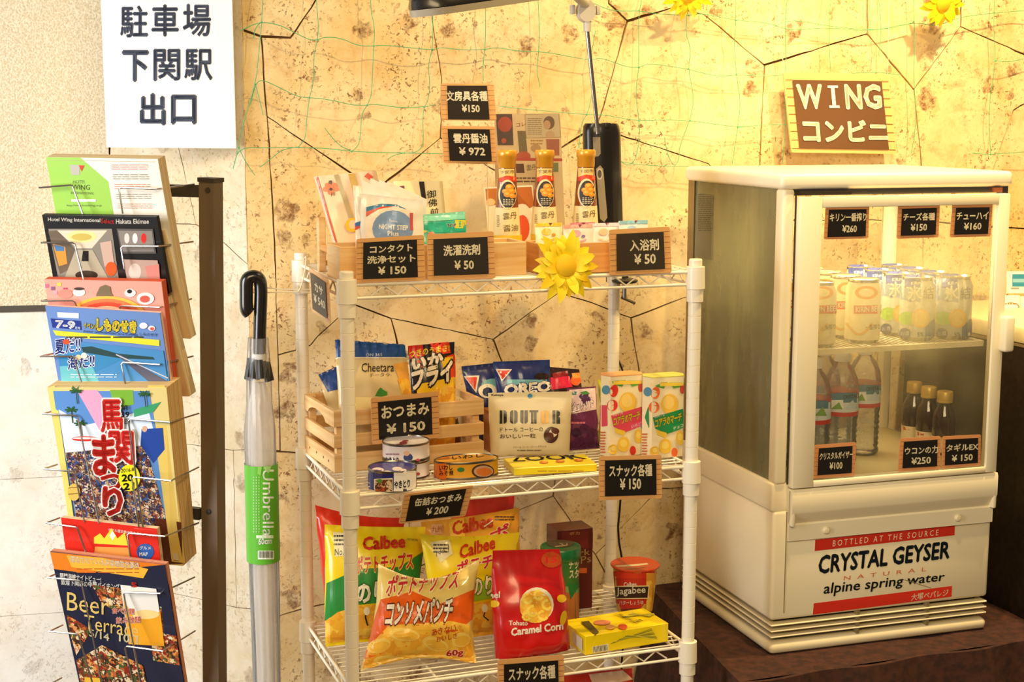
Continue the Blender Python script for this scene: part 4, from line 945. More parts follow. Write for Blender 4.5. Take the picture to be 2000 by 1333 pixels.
def drd(A): A.poly([(1075, 738), (1112, 735), (1118, 756), (1076, 762)], '#D8244A'); A.ell(1125, 742, 10, 12, '#D8602A', .4); A.poly([(1116, 730), (1132, 728), (1134, 738), (1118, 740)], '#E89A4A'); A.poly([(1078, 730), (1108, 724), (1110, 734), (1080, 740)], '#8A1420')
pouch('black and crimson candy bag behind the grape pouch', PS(.45, .25, Z2, 0, 6), [(1060, 716), (1131, 722), ('z', 1152, G2), ('z', 1070, G2)], .012, fm('#2A1014'), art=drd, z=G2)
def dou(A):
    A.t('Kabaya', 960, 775, 983, 775, 5, '#1E1A14', .03)
    K = '#1E1A12'; top, bot = 802, 828
    def half(x0, x1, sgn, c=K, y0=top, y1=bot, rt=.5, rb=.5):      # one stencil half, rounded on its outer side
        w = x1 - x0; n = 6; xo, xi = (x1, x0) if sgn > 0 else (x0, x1); p = [(xi, y0)]
        if rt: p += [(xo - sgn * w * (1 - math.sin(PI / 2 * i / n)), y0 + w * 1.3 * rt * (1 - math.cos(PI / 2 * i / n)) * 1.2) for i in range(n + 1)]
        else: p += [(xo, y0)]
        if rb: p += [(xo - sgn * w * (1 - math.cos(PI / 2 * i / n)), y1 - w * 1.56 * rb * (1 - math.sin(PI / 2 * i / n))) for i in range(n + 1)]
        else: p += [(xo, y1)]
        A.poly(p + [(xi, y1)], c)
    half(976, 981.5, -1, rt=0, rb=0); half(983.5, 990, 1)                      # D
    half(996, 1002.5, -1); half(1004.5, 1011, 1)                                # O
    half(1016, 1022.5, -1, rt=0); half(1024.5, 1031, 1, rt=0)                  # U
    A.rect(1034, 802, 1051, 806, K); half(1037, 1041.7, -1, rt=0, rb=0); half(1043.3, 1048, 1, rt=0, rb=0)   # T
    half(1056, 1063, -1, '#E8B03A'); half(1065, 1072, 1, '#E8B03A')              # O, as coffee beans
    half(1079, 1084.5, -1, rt=0, rb=0); half(1086.5, 1093.5, 1, y1=815); half(1086.5, 1093.5, 1, y0=814, rt=.3, rb=0)   # R
    A.t('ドトール コーヒーの', 977, 844, 1060, 843, 8, '#3A3024', .01); A.t('おいしい一粒', 977, 857, 1046, 856, 9, '#3A3024', .01)
    A.ell(1076, 850, 14, 16, '#4A2214', .3); A.ell(1080, 846, 8, 8, '#E8D8B8', .3); A.ell(1084, 842, 8, 6, '#5A2A18', .3); A.ell(1074, 852, 7, 7, '#5A2A18')
    A.t('ドトール コーヒービーンズチョコ', 1003, 876, 1066, 874, 4, '#4A4030'); A.scr(1010, 877, 1058, 881, 1, '#8A7A5A'); A.ell(1035, 774, 5, 5, '#3A8AB8')
pouch('cream coffee bean chocolate pouch standing in front of the navy bags', PB((958, 890), (1112, 890), G2, 6), [(953, 768), (1117, 765), (1112, 890), (958, 890)], .016, mat('#E6D4A6', .4, coat=.2), kind='stand', art=dou, z=G2, wr=.5, amp=.0015)
def grape(A):
    A.poly([(1112, 762), (1162, 758), (1164, 800), (1114, 810)], '#E8D0D8'); A.rect(1110, 766, 1128, 772, '#3A8A8A')
    for x, y in ((1136, 775), (1144, 773), (1140, 781), (1148, 780), (1143, 787)): A.ell(x, y, 5, 5, '#4A1E5A')
    A.poly([(1132, 768), (1144, 764), (1152, 770), (1140, 772)], '#3E8A34'); A.t('ピュレット', 1116, 808, 1158, 794, 18, '#F2EAF0', .06, ol=('#6A1E5A', .07))
    A.scr(1116, 822, 1142, 830, 1, '#E07AA0')
    for x, y in ((1126, 845), (1142, 838), (1156, 846), (1132, 860), (1150, 862), (1122, 872), (1142, 876), (1160, 872)): A.ell(x, y, 10, 9, '#3A1440' if (x + y) % 2 else '#521E4A')
pouch('purple grape gummy pouch between the coffee pouch and the biscuit boxes', PS(.455, .172, Z2, 0, 6), [(1108, 759), (1164, 755), ('z', 1170, G2), ('z', 1112, G2)], .012, fm('#6A2456'), art=grape, z=G2)
def grn(A): A.poly([(1152, 770), (1170, 750), (1172, 800), (1158, 810)], '#4E9A38'); A.ell(1164, 830, 9, 20, '#E8B42A')
pouch('green and yellow fruit gummy pouch peeking out behind the strawberry biscuit box', PS(.48, .21, Z2, 0, 4), [(1166, 742), (1215, 740), ('z', 1225, G2), ('z', 1165, G2)], .014, fm('#C8C83A'), art=grn, z=G2, side=-8)
# hexagonal biscuit boxes
def hexbox(label, c, yaw, col, art):
    f = Fr(c, yaw); t = thing('biscuit_box', label, 'box', c, None)
    pts = [(-.030, -.021), (.030, -.021), (.039, 0), (.030, .021), (-.030, .021), (-.039, 0)]
    b = B(); b.prism([f(x, y, .0) for x, y in pts], V((0, 0, .143)), mat('#F2E2B8', .35, coat=.3)); o = b.build('carton', t)
    b = B(); b.prism([f(x * 1.004, y * 1.004, .1425) for x, y in pts], V((0, 0, .0015)), mat(col, .35, coat=.3)); b.build('top_flap', t)
    A = Art(o, g=24, lift=.0004); art(A); A.done(t); return t
def k1(c1, c2, dx, dy, fruit, sub):
    def a(A):
        def P(*l): return [(x + dx, y + dy) for x, y in l]
        A.poly(P((1192, 745), (1222, 743), (1215, 756), (1200, 752)), '#4E9A38'); A.poly(P((1226, 744), (1254, 744), (1250, 752), (1234, 756)), '#6AAE3A')
        A.poly(P((1208, 744), (1226, 744), (1218, 750)), '#F2C41E')
        A.ell(1184 + dx, 762 + dy, 8, 9, '#4A8AA8'); A.ell(1251 + dx, 757 + dy, 5, 9, '#4A7AA8' if c2 == '#D84A7A' else '#C84A3A')
        for x, y, rx, ry in ((1199, 764, 8, 12), (1196, 792, 10, 11)): A.ell(x + dx, y + dy, rx, ry, fruit, .2)
        A.ell(1226 + dx, 786 + dy, 17, 20, '#EFC04A'); A.ell(1224 + dx, 783 + dy, 11, 13, '#F4D070'); A.poly(P((1190, 745), (1254, 744), (1252, 750), (1192, 752)), '#F2CE4A')
        A.poly(P((1171, 792), (1186, 792), (1187, 832), (1172, 834)), c1)
        A.poly(P((1193, 812), (1252, 795), (1254, 832), (1222, 844), (1198, 834)), c1); A.t('LOTTE', 1197 + dx, 813 + dy, 1216 + dx, 809 + dy, 5, '#F8F0DC', .02)
        A.t('コアラのマーチ', 1198 + dx, 832 + dy, 1249 + dx, 818 + dy, 15, '#F6E23C', .05, ol=('#3A1A10', .05))
        A.poly(P((1231, 829), (1253, 822), (1253, 832), (1232, 840)), c2); A.t(sub, 1233 + dx, 837 + dy, 1252 + dx, 830 + dy, 6, '#F8F0DC', .02)
        A.poly(P((1199, 836), (1220, 842), (1218, 852), (1202, 846)), '#E8C23A')
        for x, y, rx, ry in ((1217, 868, 12, 15), (1246, 852, 8, 14), (1197, 878, 8, 10)): A.ell(x + dx, y + dy, rx, ry, '#EBC040'); A.ell(x + dx, y + dy - 2, rx * .6, ry * .5, '#F2D468')
        A.ell(1235 + dx, 880 + dy, 6, 9, fruit); A.scr(1174 + dx, 842 + dy, 1184 + dx, 886 + dy, 8, '#C8682A', .5)
    return a
c1_ = SH(.522, .122, G2); c2_ = SH(.585, .085, G2)
hexbox('six-sided strawberry biscuit box with a pink banner, left of the green one', c1_, SH.yaw, '#E8A060', k1('#D8425A', '#E0527A', 0, 0, '#DC3424', 'いちご'))
q1, q2 = proj(c1_ + V((0, 0, .143))), proj(c2_ + V((0, 0, .143)))
hexbox('six-sided biscuit box with a green banner at the right end of the middle shelf', c2_, SH.yaw, '#C8C850', k1('#1E8A4A', '#2E9A52', q2[0] - q1[0], q2[1] - q1[1] + 1, '#E86A2E', 'チョコ'))
# yellow flat box
p0, p1 = at(1004, 930, G2), at(1166, 921, G2)
t, o, f = boxthing('flat yellow chocolate box lying at the front of the middle shelf', p0, p1, .075, .0125, mat('#F2DC1E', .35, coat=.2))
A = Art(o, g=30); A.tq('LOOK', [(1002, 893), (1130, 886), (1146, 897), (1004, 902)], '#2A2410', .03)
for x, y in ((1062, 904), (1094, 902), (1130, 900)): A.ell(x, y, 9, 3, '#C86A1E'); A.ell(x + 2, y - 1, 5, 1.6, '#E8A03A')
A.scr(1050, 918, 1140, 923, 1, '#C8A01E'); A.done(t)
# --- top shelf
def wbox(label, f, L, D, h, m1, name='wooden_tray'):
    t = thing(name, label, 'tray', f(L / 2, D / 2)); w = .005
    for nm, a in (('front_board', (0, L, 0, w)), ('back_board', (0, L, D - w, D)), ('side_board', (0, w, w, D - w)), ('side_board', (L - w, L, w, D - w))):
        b = B(); b.box(f, a[0], a[1], a[2], a[3], 0, h, m1, .0008, 1); b.build(nm, t)
    b = B(); b.box(f, w, L - w, w, D - w, 0, .004, m1); b.build('bottom', t); return t
pA = SH.atb(664, 543, .030); aA = SH.loc(pA)[0]
wbox('long low pine tray behind the two left price cards, holding contact lens kits', Fr(SH(aA, .030, G1), SH.yaw), .308 - aA, .085, .054, PINE)
wbox('low pine tray behind the sunflower, holding small bath salt sachets', Fr(SH(.330, .022, G1), SH.yaw), .215, .075, .050, PINE2)
T0 = G1 + .0045
def w_(A): pass
WHT = mat('#F6F0E4', .3, coat=.3)
def night(A):
    A.poly([(714, 404), (728, 399), (770, 398), (800, 410), (800, 480), (712, 480)], '#EFE2CE')
    A.poly([(715, 405), (745, 398), (775, 400), (795, 410), (770, 403), (745, 404), (715, 414)], '#3E7FA6'); A.poly([(715, 414), (745, 404), (768, 403), (740, 409), (715, 424)], '#D8503A')
    A.ell(767, 447, 40, 36, '#7E9CC8'); A.t('NIGHT STEP', 740, 447, 796, 450, 9, '#F4F2EE', .04); A.t('Plus', 757, 460, 778, 461, 9, '#F4F2EE', .03); A.t('Rohto', 760, 433, 776, 435, 4, '#E8ECF4')
    A.rect(800, 416, 806, 450, '#C85A5A')
for k in range(4):
    x0, y0 = 707 + k * 17, 349 + k * 3 - (6 if k else 0)
    P_k = PS(.09, .066 + .0055 * k, Z1, 0, 4)
    pouch(['front one', 'second', 'third', 'rearmost'][k] + ' of the fanned white contact kit packets standing in the long tray', P_k, [(x0, y0 + 2), (x0 + 76, y0 + 38), ('z', 812 + 5 * k, T0), ('z', 716 + 6 * k, T0)], .0016, WHT, cat='packet', name='kit_packet', z=T0, amp=.0005, nu=10, nv=10, group='fanned contact kit packets')
pouch('clear and white contact lens kit with a round blue print, front of the long tray', PS(.09, .056, Z1, 0, 3), [(703, 378), (826, 392), ('z', 830, T0), ('z', 708, T0)], .006, mat('#F2ECDF', .2, coat=.6), cat='packet', name='kit_packet', art=night, z=T0, amp=.002)
def nb(A): A.poly([(692, 436), (712, 430), (712, 440), (692, 443)], '#3E6FA6'); A.poly([(692, 443), (712, 440), (694, 450)], '#D8503A')
pouch('milky translucent contact kit pouch leaning left in the long tray', PS(.03, .070, Z1, 0, 6), [(690, 362), (760, 372), ('z', 775, T0), ('z', 697, T0)], .005, mat('#F2E6D2', .25, coat=.5), cat='packet', name='kit_packet', art=nb, z=T0, amp=.002)
def teal(A):
    A.poly([(818, 420), (908, 413), (909, 428), (819, 434)], '#8ADCC0'); A.poly([(822, 437), (905, 432), (912, 452), (826, 456)], '#2FB79A'); A.rect(888, 430, 912, 446, '#DCD648'); A.ell(910, 446, 6, 7, '#2FB79A'); A.poly([(822, 446), (834, 452), (826, 458)], '#E8D23A'); A.ell(842, 456, 6, 3, '#E87A5A')
    A.t('TOP', 872, 444, 890, 443, 6, '#2A3A4A', .03, ol=('#F0F0E8', .05))
pouch('teal laundry detergent sachet behind the laundry price card', PS(.2, .062, Z1, 0, 5), [(818, 420), (908, 413), ('z', 915, T0), ('z', 824, T0)], .006, mat('#52C8A8', .25, coat=.5), cat='sachet', name='detergent_sachet', art=teal, z=T0)
# envelopes
def env1(A):
    A.poly([(617, 346), (620, 345), (676, 530), (672, 530)], '#C8502A'); A.poly([(652, 342), (661, 341), (696, 440), (688, 442)], '#B5A070'); A.poly([(680, 340), (692, 339), (698, 360), (690, 378)], '#C89A2A')
    for x, y in ((640, 362), (653, 362), (636, 370), (657, 369), (646, 376), (647, 367)): A.ell(x, y, 6, 5, '#E8825A')
    A.t('寿', 641, 361, 649, 360, 8, '#3A2418', .01); A.ell(646, 370, 3, 3, '#5A3424'); A.t('川', 646, 384, 654, 383, 7, '#3A2418', .01)
    A.poly([(711, 345), (718, 338), (729, 346), (722, 352)], '#D8401C'); A.ell(688, 440, 14, 14, '#E8B81E'); A.ell(689, 439, 8, 9, '#E8C8A0')
pouch('pink-beige celebration envelope in clear wrap with an orange blossom, leaning at the far left', PS(.05, .155, Z1, -4, 12), [(613, 346), (735, 334), ('z', 776, G1), ('z', 668, G1)], .005, mat('#E9C6A0', .35, coat=.6), cat='envelope', kind='card', name='gift_envelope', art=env1, z=G1, amp=.0004)
def env2(A):
    A.poly([(818, 355), (828, 355), (834, 404), (823, 388)], '#2A201A'); A.t('御', 833, 388, 851, 386, 15, '#1E1814', .01); A.t('佛', 836, 405, 853, 403, 15, '#1E1814', .01); A.t('前', 840, 421, 856, 419, 13, '#1E1814', .01)
    A.poly([(780, 364), (789, 363), (790, 370), (783, 368)], '#7A3A5A')
pouch('cream condolence envelope with a black band, standing right of the white packets', PS(.16, .150, Z1, 0, 10), [(768, 354), (864, 354), ('z', 880, G1), ('z', 790, G1)], .003, mat('#F0DCA8', .5), cat='envelope', kind='card', name='gift_envelope', art=env2, z=G1, amp=.0004)
# wooden easel holding the envelopes
ep = SH.atb(632, 528, .17); ea = SH.loc(ep)[0]
t = thing('wooden_easel', 'small wooden display easel propping the envelopes at the far left of the top shelf', 'stand', SH(ea + .05, .18, G1))
for a_ in (ea - .004, ea + .105): b = B(); b.box(SH, a_, a_ + .012, .185, .199, G1, G1 + .090, PINE, .001, 1); b.build('leg', t)
b = B(); b.box(SH, ea + .008, ea + .105, .138, .144, G1 + .034, G1 + .048, PINE2, .001, 1); b.build('front_rail', t)
for a_ in (ea - .002, ea + .107): b = B(); b.box(SH, a_, a_ + .008, .138, .185, G1 + .036, G1 + .046, PINE2, .001, 1); b.build('arm', t)
b = B(); b.box(SH, ea + .008, ea + .105, .187, .195, G1 + .010, G1 + .018, PINE, .001, 1); b.build('rear_rail', t)
# soy sauce bottles
GOLD = mat('#E2A02A', .3, .2, coat=.5); SOY = mat('#8A4516', .12, coat=.8); LAB = mat('#F4E2A8', .45)
p = SH.atb(990, 470, .135); p = SH(SH.loc(p)[0], .135, G1)
t = thing('sauce_bottle', 'gold-capped sea urchin soy sauce bottle, leftmost of the three in a row', 'bottle', p, 'gold capped sauce bottles')
h = .212
b = B(); b.lathe(p, [(.0001, 0), (.0235, 0), (.025, .004), (.0240, .04), (.021, .085), (.0165, .145), (.0145, .165), (.0140, .171)], SOY, 32); bo = b.build('glass_body', t)
b = B(); b.lathe(p, [(.0145, .170), (.0150, .171), (.0152, .186), (.0166, .188), (.0166, .197), (.0150, .1995), (.0001, .200)], GOLD, 32); b.build('cap', t)
b = B(); b.lathe(p, [(.02475, .02), (.0243, .04), (.0213, .085), (.0199, .104)], LAB, 32); lb = b.build('paper_label', t)
A = Art([bo, lb], g=5, lift=.0005)
A.rect(975, 330, 1004, 352, '#EBC878'); A.t('下関市', 977, 341, 1004, 339, 7, '#4A3018', .0); A.poly([(975, 348), (990, 343), (1008, 346), (1008, 355), (975, 356)], '#D8401E')
A.ell(991, 380, 17, 29, '#F0DEB0'); A.ell(992, 381, 15, 26, '#2A2420')
for x, y, r in ((995, 366, 8), (987, 374, 6), (999, 374, 7), (991, 380, 7), (1000, 383, 6)): A.ell(x, y, r, r * .8, '#E89420'); A.ell(x - 1, y - 2, r * .6, r * .4, '#F4B848')
for k in range(4): A.scr(983 + k * 5, 388, 987 + k * 5, 402, 4, '#E8DCC0')
A.t('雲丹', 983, 430, 1008, 427, 13, '#5A4424', .0); A.t('醤油', 984, 453, 1010, 451, 13, '#5A4424', .0); A.scr(972, 420, 977, 444, 6, '#8A7444')
A.rect(965, 460, 1020, 478, '#F0C22A'); A.done(t)
for x, lab in ((1063, 'gold-capped sea urchin soy sauce bottle, middle one of the three in a row'), (1143, 'gold-capped sea urchin soy sauce bottle beside the black desk lamp')):
    q = SH.atb(x, 470, .135); q = SH(SH.loc(q)[0], .135, G1); dup(t, q, 0, lab)
# clear holder with leaflet behind the bottles
hp_ = PS(.3, .20, Z1, 0, 4)
t = thing('leaflet_holder', 'clear acrylic leaflet holder behind the soy sauce bottles', 'holder', hp_(1010, 520))
bb = B(); q_ = [hp_(938, 179), hp_(1096, 179), hp_(1104, 188), zpt(hp_, 1124, G1), zpt(hp_, 944, G1)]; q_ = [x if isinstance(x, V) else hp_(*x) for x in q_]; bb.prism(q_, -hp_.n * .002, ACRYL); bb.build('panel', t)
b = B(); a0 = SH.loc(q_[4])[0]; b.box(SH, a0, a0 + .13, .175, .20, G1, G1 + .003, ACRYL); b.build('foot_plate', t)
hb = Plane(hp_(1010, 400) - hp_.n * .006, hp_.yaw if hasattr(hp_, 'yaw') else SH.yaw, math.radians(4))
lf = thing('leaflet', 'printed leaflet with sushi pictures inside the clear holder', 'leaflet', hb(1010, 500))
bb = B(); bb.prism([hb(966, 222), hb(1094, 222), hb(1104, 460), hb(968, 460)], -hb.n * .0006, PAPER); o = bb.build('sheet', lf)
A = Art(o, lift=.0002)
A.poly([(968, 223), (1000, 223), (1003, 284), (972, 284)], '#5A3A34'); A.ell(986, 243, 14, 15, '#D8502A'); A.ell(984, 275, 5, 5, '#D8602A'); A.t('コレ', 1008, 248, 1026, 246, 7, '#C8502A', .02)
A.poly([(1025, 224), (1091, 222), (1095, 268), (1028, 270)], '#F2E0BC'); A.line([(1025, 224), (1091, 222), (1095, 268), (1028, 270), (1025, 224)], 1, '#B89A7A'); A.scr(1030, 230, 1058, 264, 9, '#B8A080')
A.ell(1072, 240, 11, 13, '#8A6A54'); A.ell(1068, 244, 7, 9, '#E8BE96'); A.ell(1074, 263, 9, 7, '#E8C8A0')
A.poly([(1010, 256), (1026, 256), (1030, 300), (1014, 300)], '#8A7A4A'); A.poly([(1066, 272), (1092, 272), (1092, 304), (1068, 304)], '#C87A5A'); A.ell(1046, 290, 10, 8, '#D8B07A'); A.scr(1036, 272, 1060, 284, 2, '#C89A4A')
A.ell(1022, 305, 14, 9, '#D8603A'); A.rect(1000, 308, 1101, 314, '#D8503A'); A.poly([(1006, 320), (1022, 320), (1024, 338), (1008, 338)], '#6A3A2A'); A.t('雲丹', 1028, 334, 1046, 332, 11, '#5A4A34'); A.rect(1078, 318, 1090, 336, '#8AA07A')
A.scr(1008, 345, 1060, 358, 2, '#6A4A34'); A.done(lf)
hc = Plane(hp_(1010, 400) + hp_.n * .004, SH.yaw, math.radians(4))
pf_ = thing('photo_card', 'photograph card of sushi on a wooden board, behind the leftmost sauce bottle', 'card', hc(990, 500))
bb = B(); bb.prism([hc(945, 366), hc(1040, 362), hc(1048, 470), hc(955, 474)], -hc.n * .0006, mat('#F2E6CC', .4)); o = bb.build('card', pf_)
A = Art(o, lift=.0002); A.poly([(948, 369), (1038, 365), (1044, 402), (952, 452)], WOODP); A.ell(1020, 440, 22, 42, '#E8D8C0'); A.ell(1020, 446, 14, 26, '#D8502A'); A.ell(958, 395, 9, 7, '#F0C890'); A.done(pf_)
# bath salts
def salt(label, px0, px1, py, b_, c1, c2, c3, tw=4, yaw=0):
    def a(A):
        A.poly([(px0 + 1, py + 1), (px1 - 1, py), (px1 - 1, py + 7), (px0 + 1, py + 8)], c2); m = (px0 + px1) / 2
        A.poly([(m, py + 1), (m + 8, py + 1), (m + 3, py + 7)], '#7A3A4A'); A.ell(m - 4, py + 18, 9, 7, c3); A.line([(m - 14, py + 32), (m, py + 36), (m + 16, py + 30)], 3, c3); A.ell(m + 10, py + 24, 4, 3, '#8A7AB0' if c3 != '#E8C24A' else '#D8A02A')
    pouch(label, PS(.4, b_, Z1, yaw, 8), [(px0, py + 2), (px1, py), ('z', px1 + tw, T0), ('z', px0 + tw, T0)], .005, mat(c1, .3, coat=.4), cat='sachet', name='bath_salt_sachet', art=a, z=T0, nu=12, nv=14, amp=.0015)
salt('bath salt sachet with a yellow top, directly above the sunflower', 1045, 1097, 435, .045, '#F8EEC0', '#F0C43A', '#E8C24A')
salt('pale bath salt sachet with a pink top in the middle of the tray', 1100, 1158, 438, .052, '#F6E4DA', '#E8A89A', '#D8A8B8')
salt('white bath salt sachet behind the pink-topped one', 1150, 1214, 435, .066, '#F4ECE8', '#EAD0D8', '#E8D0A8')
salt('pale blue bath salt sachet at the right end, above the bath salt price card', 1209, 1266, 430, .060, '#D8E4E0', '#8AC0D0', '#A8C8D8')
salt('mauve bath salt sachet tucked at the back of the tray', 1112, 1160, 434, .082, '#D8B0B0', '#C87A8A', '#C88AA0')
# desk lamp with clamp
LB_ = mat('#17120E', .28, coat=.3); GR = mat('#B8B0A4', .4); lp = SH.atb(1180, 470, .285); la = SH.loc(lp)[0]
t = thing('desk_lamp', 'black clamp-on desk lamp rising behind the bottles, its long head over the top shelf', 'lamp', SH(la, .285, G1))
b = B(); n = 28; secs = [(0, 1.03, 0), (.02, 1.03, .0), (.13, 1.0, -.004), (.225, .98, -.007), (.238, .93, -.008), (.243, .84, -.008)]
vs = []
for z, k, dx in secs:
    for j in range(n):
        a = 2 * PI * j / n; x, y = .037 * k * math.cos(a), .030 * k * math.sin(a) * (1 if math.sin(a) > 0 else .8)
        zz_ = z + (.012 * math.cos(a) * 0 + (.010 * -math.sin(a)) * 0 if z > .2 else 0); vs.append(SH(la + dx + x, .285 + y, G1 + zz_))
b.add(vs, [(i * n + j, i * n + (j + 1) % n, (i + 1) * n + (j + 1) % n, (i + 1) * n + j) for i in range(len(secs) - 1) for j in range(n)] + [tuple(range(n))[::-1], tuple((len(secs) - 1) * n + j for j in range(n))], LB_)
bs = b.build('base', t)
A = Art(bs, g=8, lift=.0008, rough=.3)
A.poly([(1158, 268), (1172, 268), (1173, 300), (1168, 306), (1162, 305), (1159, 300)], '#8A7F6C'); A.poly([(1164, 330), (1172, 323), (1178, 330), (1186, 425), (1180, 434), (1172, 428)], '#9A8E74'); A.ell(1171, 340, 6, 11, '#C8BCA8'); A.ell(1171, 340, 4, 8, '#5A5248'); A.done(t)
a0 = SH.atb(1168, 262, .262); a1_ = SH.atb(1147, 62, .262)
b = B(); b.tube([a0, a1_], .0042, CHROME, 12); b.build('arm', t)
b = B(); b.box(SH, la - .012, la + .002, .262, .280, G1 + .232, G1 + .2445, BLACK, .002); b.build('arm_socket', t)
jt = SH.atb(1144, 22, .262); jf = Fr((jt.x, jt.y, 0), SH.yaw)
b = B(); b.tube([a1_ - (a1_ - jt) * .0, SH.atb(1147, 38, .262)], [.0068, .0075], GR, 14); b.lathe(V((0, 0, 0)), [(.0001, -.008), (.0165, -.008), (.018, 0), (.0165, .008), (.0001, .008)], GR, 24)
b.v[-24 * 5 - 0:] = [SH(*SH.loc(jt)[:2], jt.z) + SH.ex * p.x + SH.ey * p.z + V((0, 0, p.y * 1.15)) for p in b.v[-24 * 5:]]
b.build('joint', t)
for dx in (-.026, .022): b = B(); b.box(jf, dx - .003, dx + .004, -.006, .006, jt.z - .006, jt.z + .010, GR, .001); b.build('joint_bolt', t)
# head: shell above, diffuser below
h1 = SH.atb(1095, -22, .17); h0 = SH.atb(808, 19, .04); hd = (h0 - h1); hl = hd.length; hu = hd.normalized(); hs = V((0, 0, 1)).cross(hu).normalized(); hn = hu.cross(hs).normalized()
if hn.z < 0: hn = -hn
def headmesh(z0, z1, w0, w1, m, nm, dom):
    b = B(); k = 24; vs = []; outl = []
    for i in range(k + 1):
        tt = i / k; e = max(.12, math.sqrt(max(0, 1 - (max(0, tt - .82) / .18) ** 2))); outl.append((.03 + (hl - .03) * tt, .042 * e * (.55 + .45 * min(1, tt / .2)), e))
    dom0 = dom
    for x, wd, e in outl:
        dom = dom0 * e ** .7
        for (yy, zz_) in ((-w0, z0), (-w1, z1), (-w1 * .6, z1 + dom * .75), (0, z1 + dom), (w1 * .6, z1 + dom * .75), (w1, z1), (w0, z0)):
            vs.append(h1 + hu * x + hs * (yy * wd) + hn * zz_)
    fs = [(i * 7 + j, i * 7 + (j + 1) % 7, (i + 1) * 7 + (j + 1) % 7, (i + 1) * 7 + j) for i in range(k) for j in range(7)] + [tuple(range(7)), tuple(k * 7 + j for j in range(7))[::-1]]
    b.add(vs, fs, m); return b.build(nm, t, sharp=50)
headmesh(.0, .006, 1.0, .98, LB_, 'head_shell', .042); headmesh(-.012, -.001, .90, .98, mat('#A89E8C', .45), 'diffuser_rim', .0)
b = B(); b.tube([jt + V((0, 0, .012)), jt + (h1 - jt) * .5 + V((0, 0, .012)), h1 + hu * .035 + hn * .006], [.009, .009, .012], GR, 14); b.build('neck', t)
b = B(); e0, e1 = h1 + hu * .05 - hn * .0128, h1 + hu * (hl - .075) - hn * .0128
b.add([e0 - hs * .019, e0 + hs * .019, e1 + hs * .019, e1 - hs * .019, e0 - hs * .019 + hn * .002, e0 + hs * .019 + hn * .002, e1 + hs * .019 + hn * .002, e1 - hs * .019 + hn * .002], [(0, 1, 2, 3), (7, 6, 5, 4), (0, 4, 5, 1), (1, 5, 6, 2), (2, 6, 7, 3), (3, 7, 4, 0)], mat('#FFF2D8', .5, emit=20))
b.build('light_panel', t)
# clamp below the shelf
ca = SH.loc(SH.atb(1222, 560, .31))[0]
b = B(); b.box(SH, ca - .022, ca + .022, .345, .353, Z1 - .055, Z1 + .004, BLACK, .001); b.build('clamp_bracket', t)
b = B(); b.lathe(SH(ca, .315, Z1 - .052), [(.0001, 0), (.022, 0), (.025, .003), (.025, .005), (.018, .008), (.0001, .008)], BLACK, 24); b.build('clamp_pad', t)
b = B(); q_ = SH(ca, .315, Z1 - .052); b.tube([q_, q_ + V((0, 0, -.03))], .004, STEEL, 10); b.tube([q_ + V((0, 0, -.028)) - SH.ex * .006, q_ + V((0, 0, -.040)) + SH.ex * .022], .0028, STEEL, 8); b.build('clamp_screw', t)
# power cord
t = thing('power_cord', 'thin black power cord hanging in front of the stone wall, right of the back post', 'cord', SH(.66, .45, 0))
pts = [SH.atb(x, y, .455) for x, y in ((1222, 740), (1216, 860), (1213, 960), (1210, 1000), (1207, 1030), (1209, 1060), (1216, 1100), (1222, 1180), (1214, 1300))]; pts += [V((pts[-1].x, pts[-1].y, .25)), V((pts[-1].x, pts[-1].y, .004))]
pts = [V((pts[0].x - .02, pts[0].y, pts[0].z + .05))] + pts
b = B(); b.tube(pts, .0022, BLACK, 6); b.build('cord', t)
# --- sunflowers
YEL = mat('#F8DC1A', .5); YEL2 = mat('#F2C80E', .5)
def flower(label, c, n_, r, np_=18, group='artificial sunflowers', seed=1, droop=.25):
    rnd = random.Random(seed); u = V((0, 0, 1)).cross(n_).normalized(); w = n_.cross(u).normalized(); t = thing('sunflower', label, 'flower', c, group)
    for ring in range(2):
        for k in range(np_ if ring == 0 else np_ - 4):
            a = 2 * PI * (k + ring * .5) / (np_ if ring == 0 else np_ - 4) + rnd.uniform(-.1, .1); L = r * rnd.uniform(.85, 1.08) * (1 if ring == 0 else .8); wd = r * rnd.uniform(.13, .17)
            d = u * math.cos(a) + w * math.sin(a); sd = n_.cross(d); b = B(); vs = []; tip = rnd.uniform(-.1, droop)
            for i in range(6):
                q = i / 5; ww = wd * math.sin(PI * min(1, .12 + q * .88)) ** .7 if i < 5 else .0005
                o = c + d * (r * .18 + (L - r * .18) * q) + n_ * (.004 * ring + r * (.12 * math.sin(PI * q) + tip * q * q * (1 - ring * .3)))
                vs += [o - sd * ww, o + n_ * (-.12 * ww), o + sd * ww]
            b.add(vs, [(i * 3 + j, i * 3 + j + 1, i * 3 + 4 + j, i * 3 + 3 + j) for i in range(5) for j in range(2)], YEL if (k + ring) % 3 else YEL2); b.build('petal', t, sharp=80)
    b = B(); b.lathe(V((0, 0, 0)), [(.0001, -.003), (r * .30, -.003), (r * .34, .004), (r * .30, .011), (r * .18, .015), (.0001, .0155)], mat('#E9B90A', .8), 20)
    b.v = [c + u * p.x + w * p.y + n_ * p.z for p in b.v]; b.build('centre', t)
    return t
fc = SH.atb(1102, 520, -.026); fn = (SH.ey * -1 + V((0, 0, .22))).normalized()
flower('bright yellow artificial sunflower clipped to the front edge of the top shelf', fc, fn, .058, 20, seed=3)
fc = SH.atb(1342, -14, WB - .05); flower('yellow artificial flower on the net, cut off by the top edge left of centre', fc, (wn + V((0, 0, -.3))).normalized(), .055, 16, seed=5)
fc = SH.atb(1838, 6, WB - .05); flower('yellow artificial flower on the net at the upper right', fc, (wn + V((0, 0, -.2))).normalized(), .055, 18, seed=9)
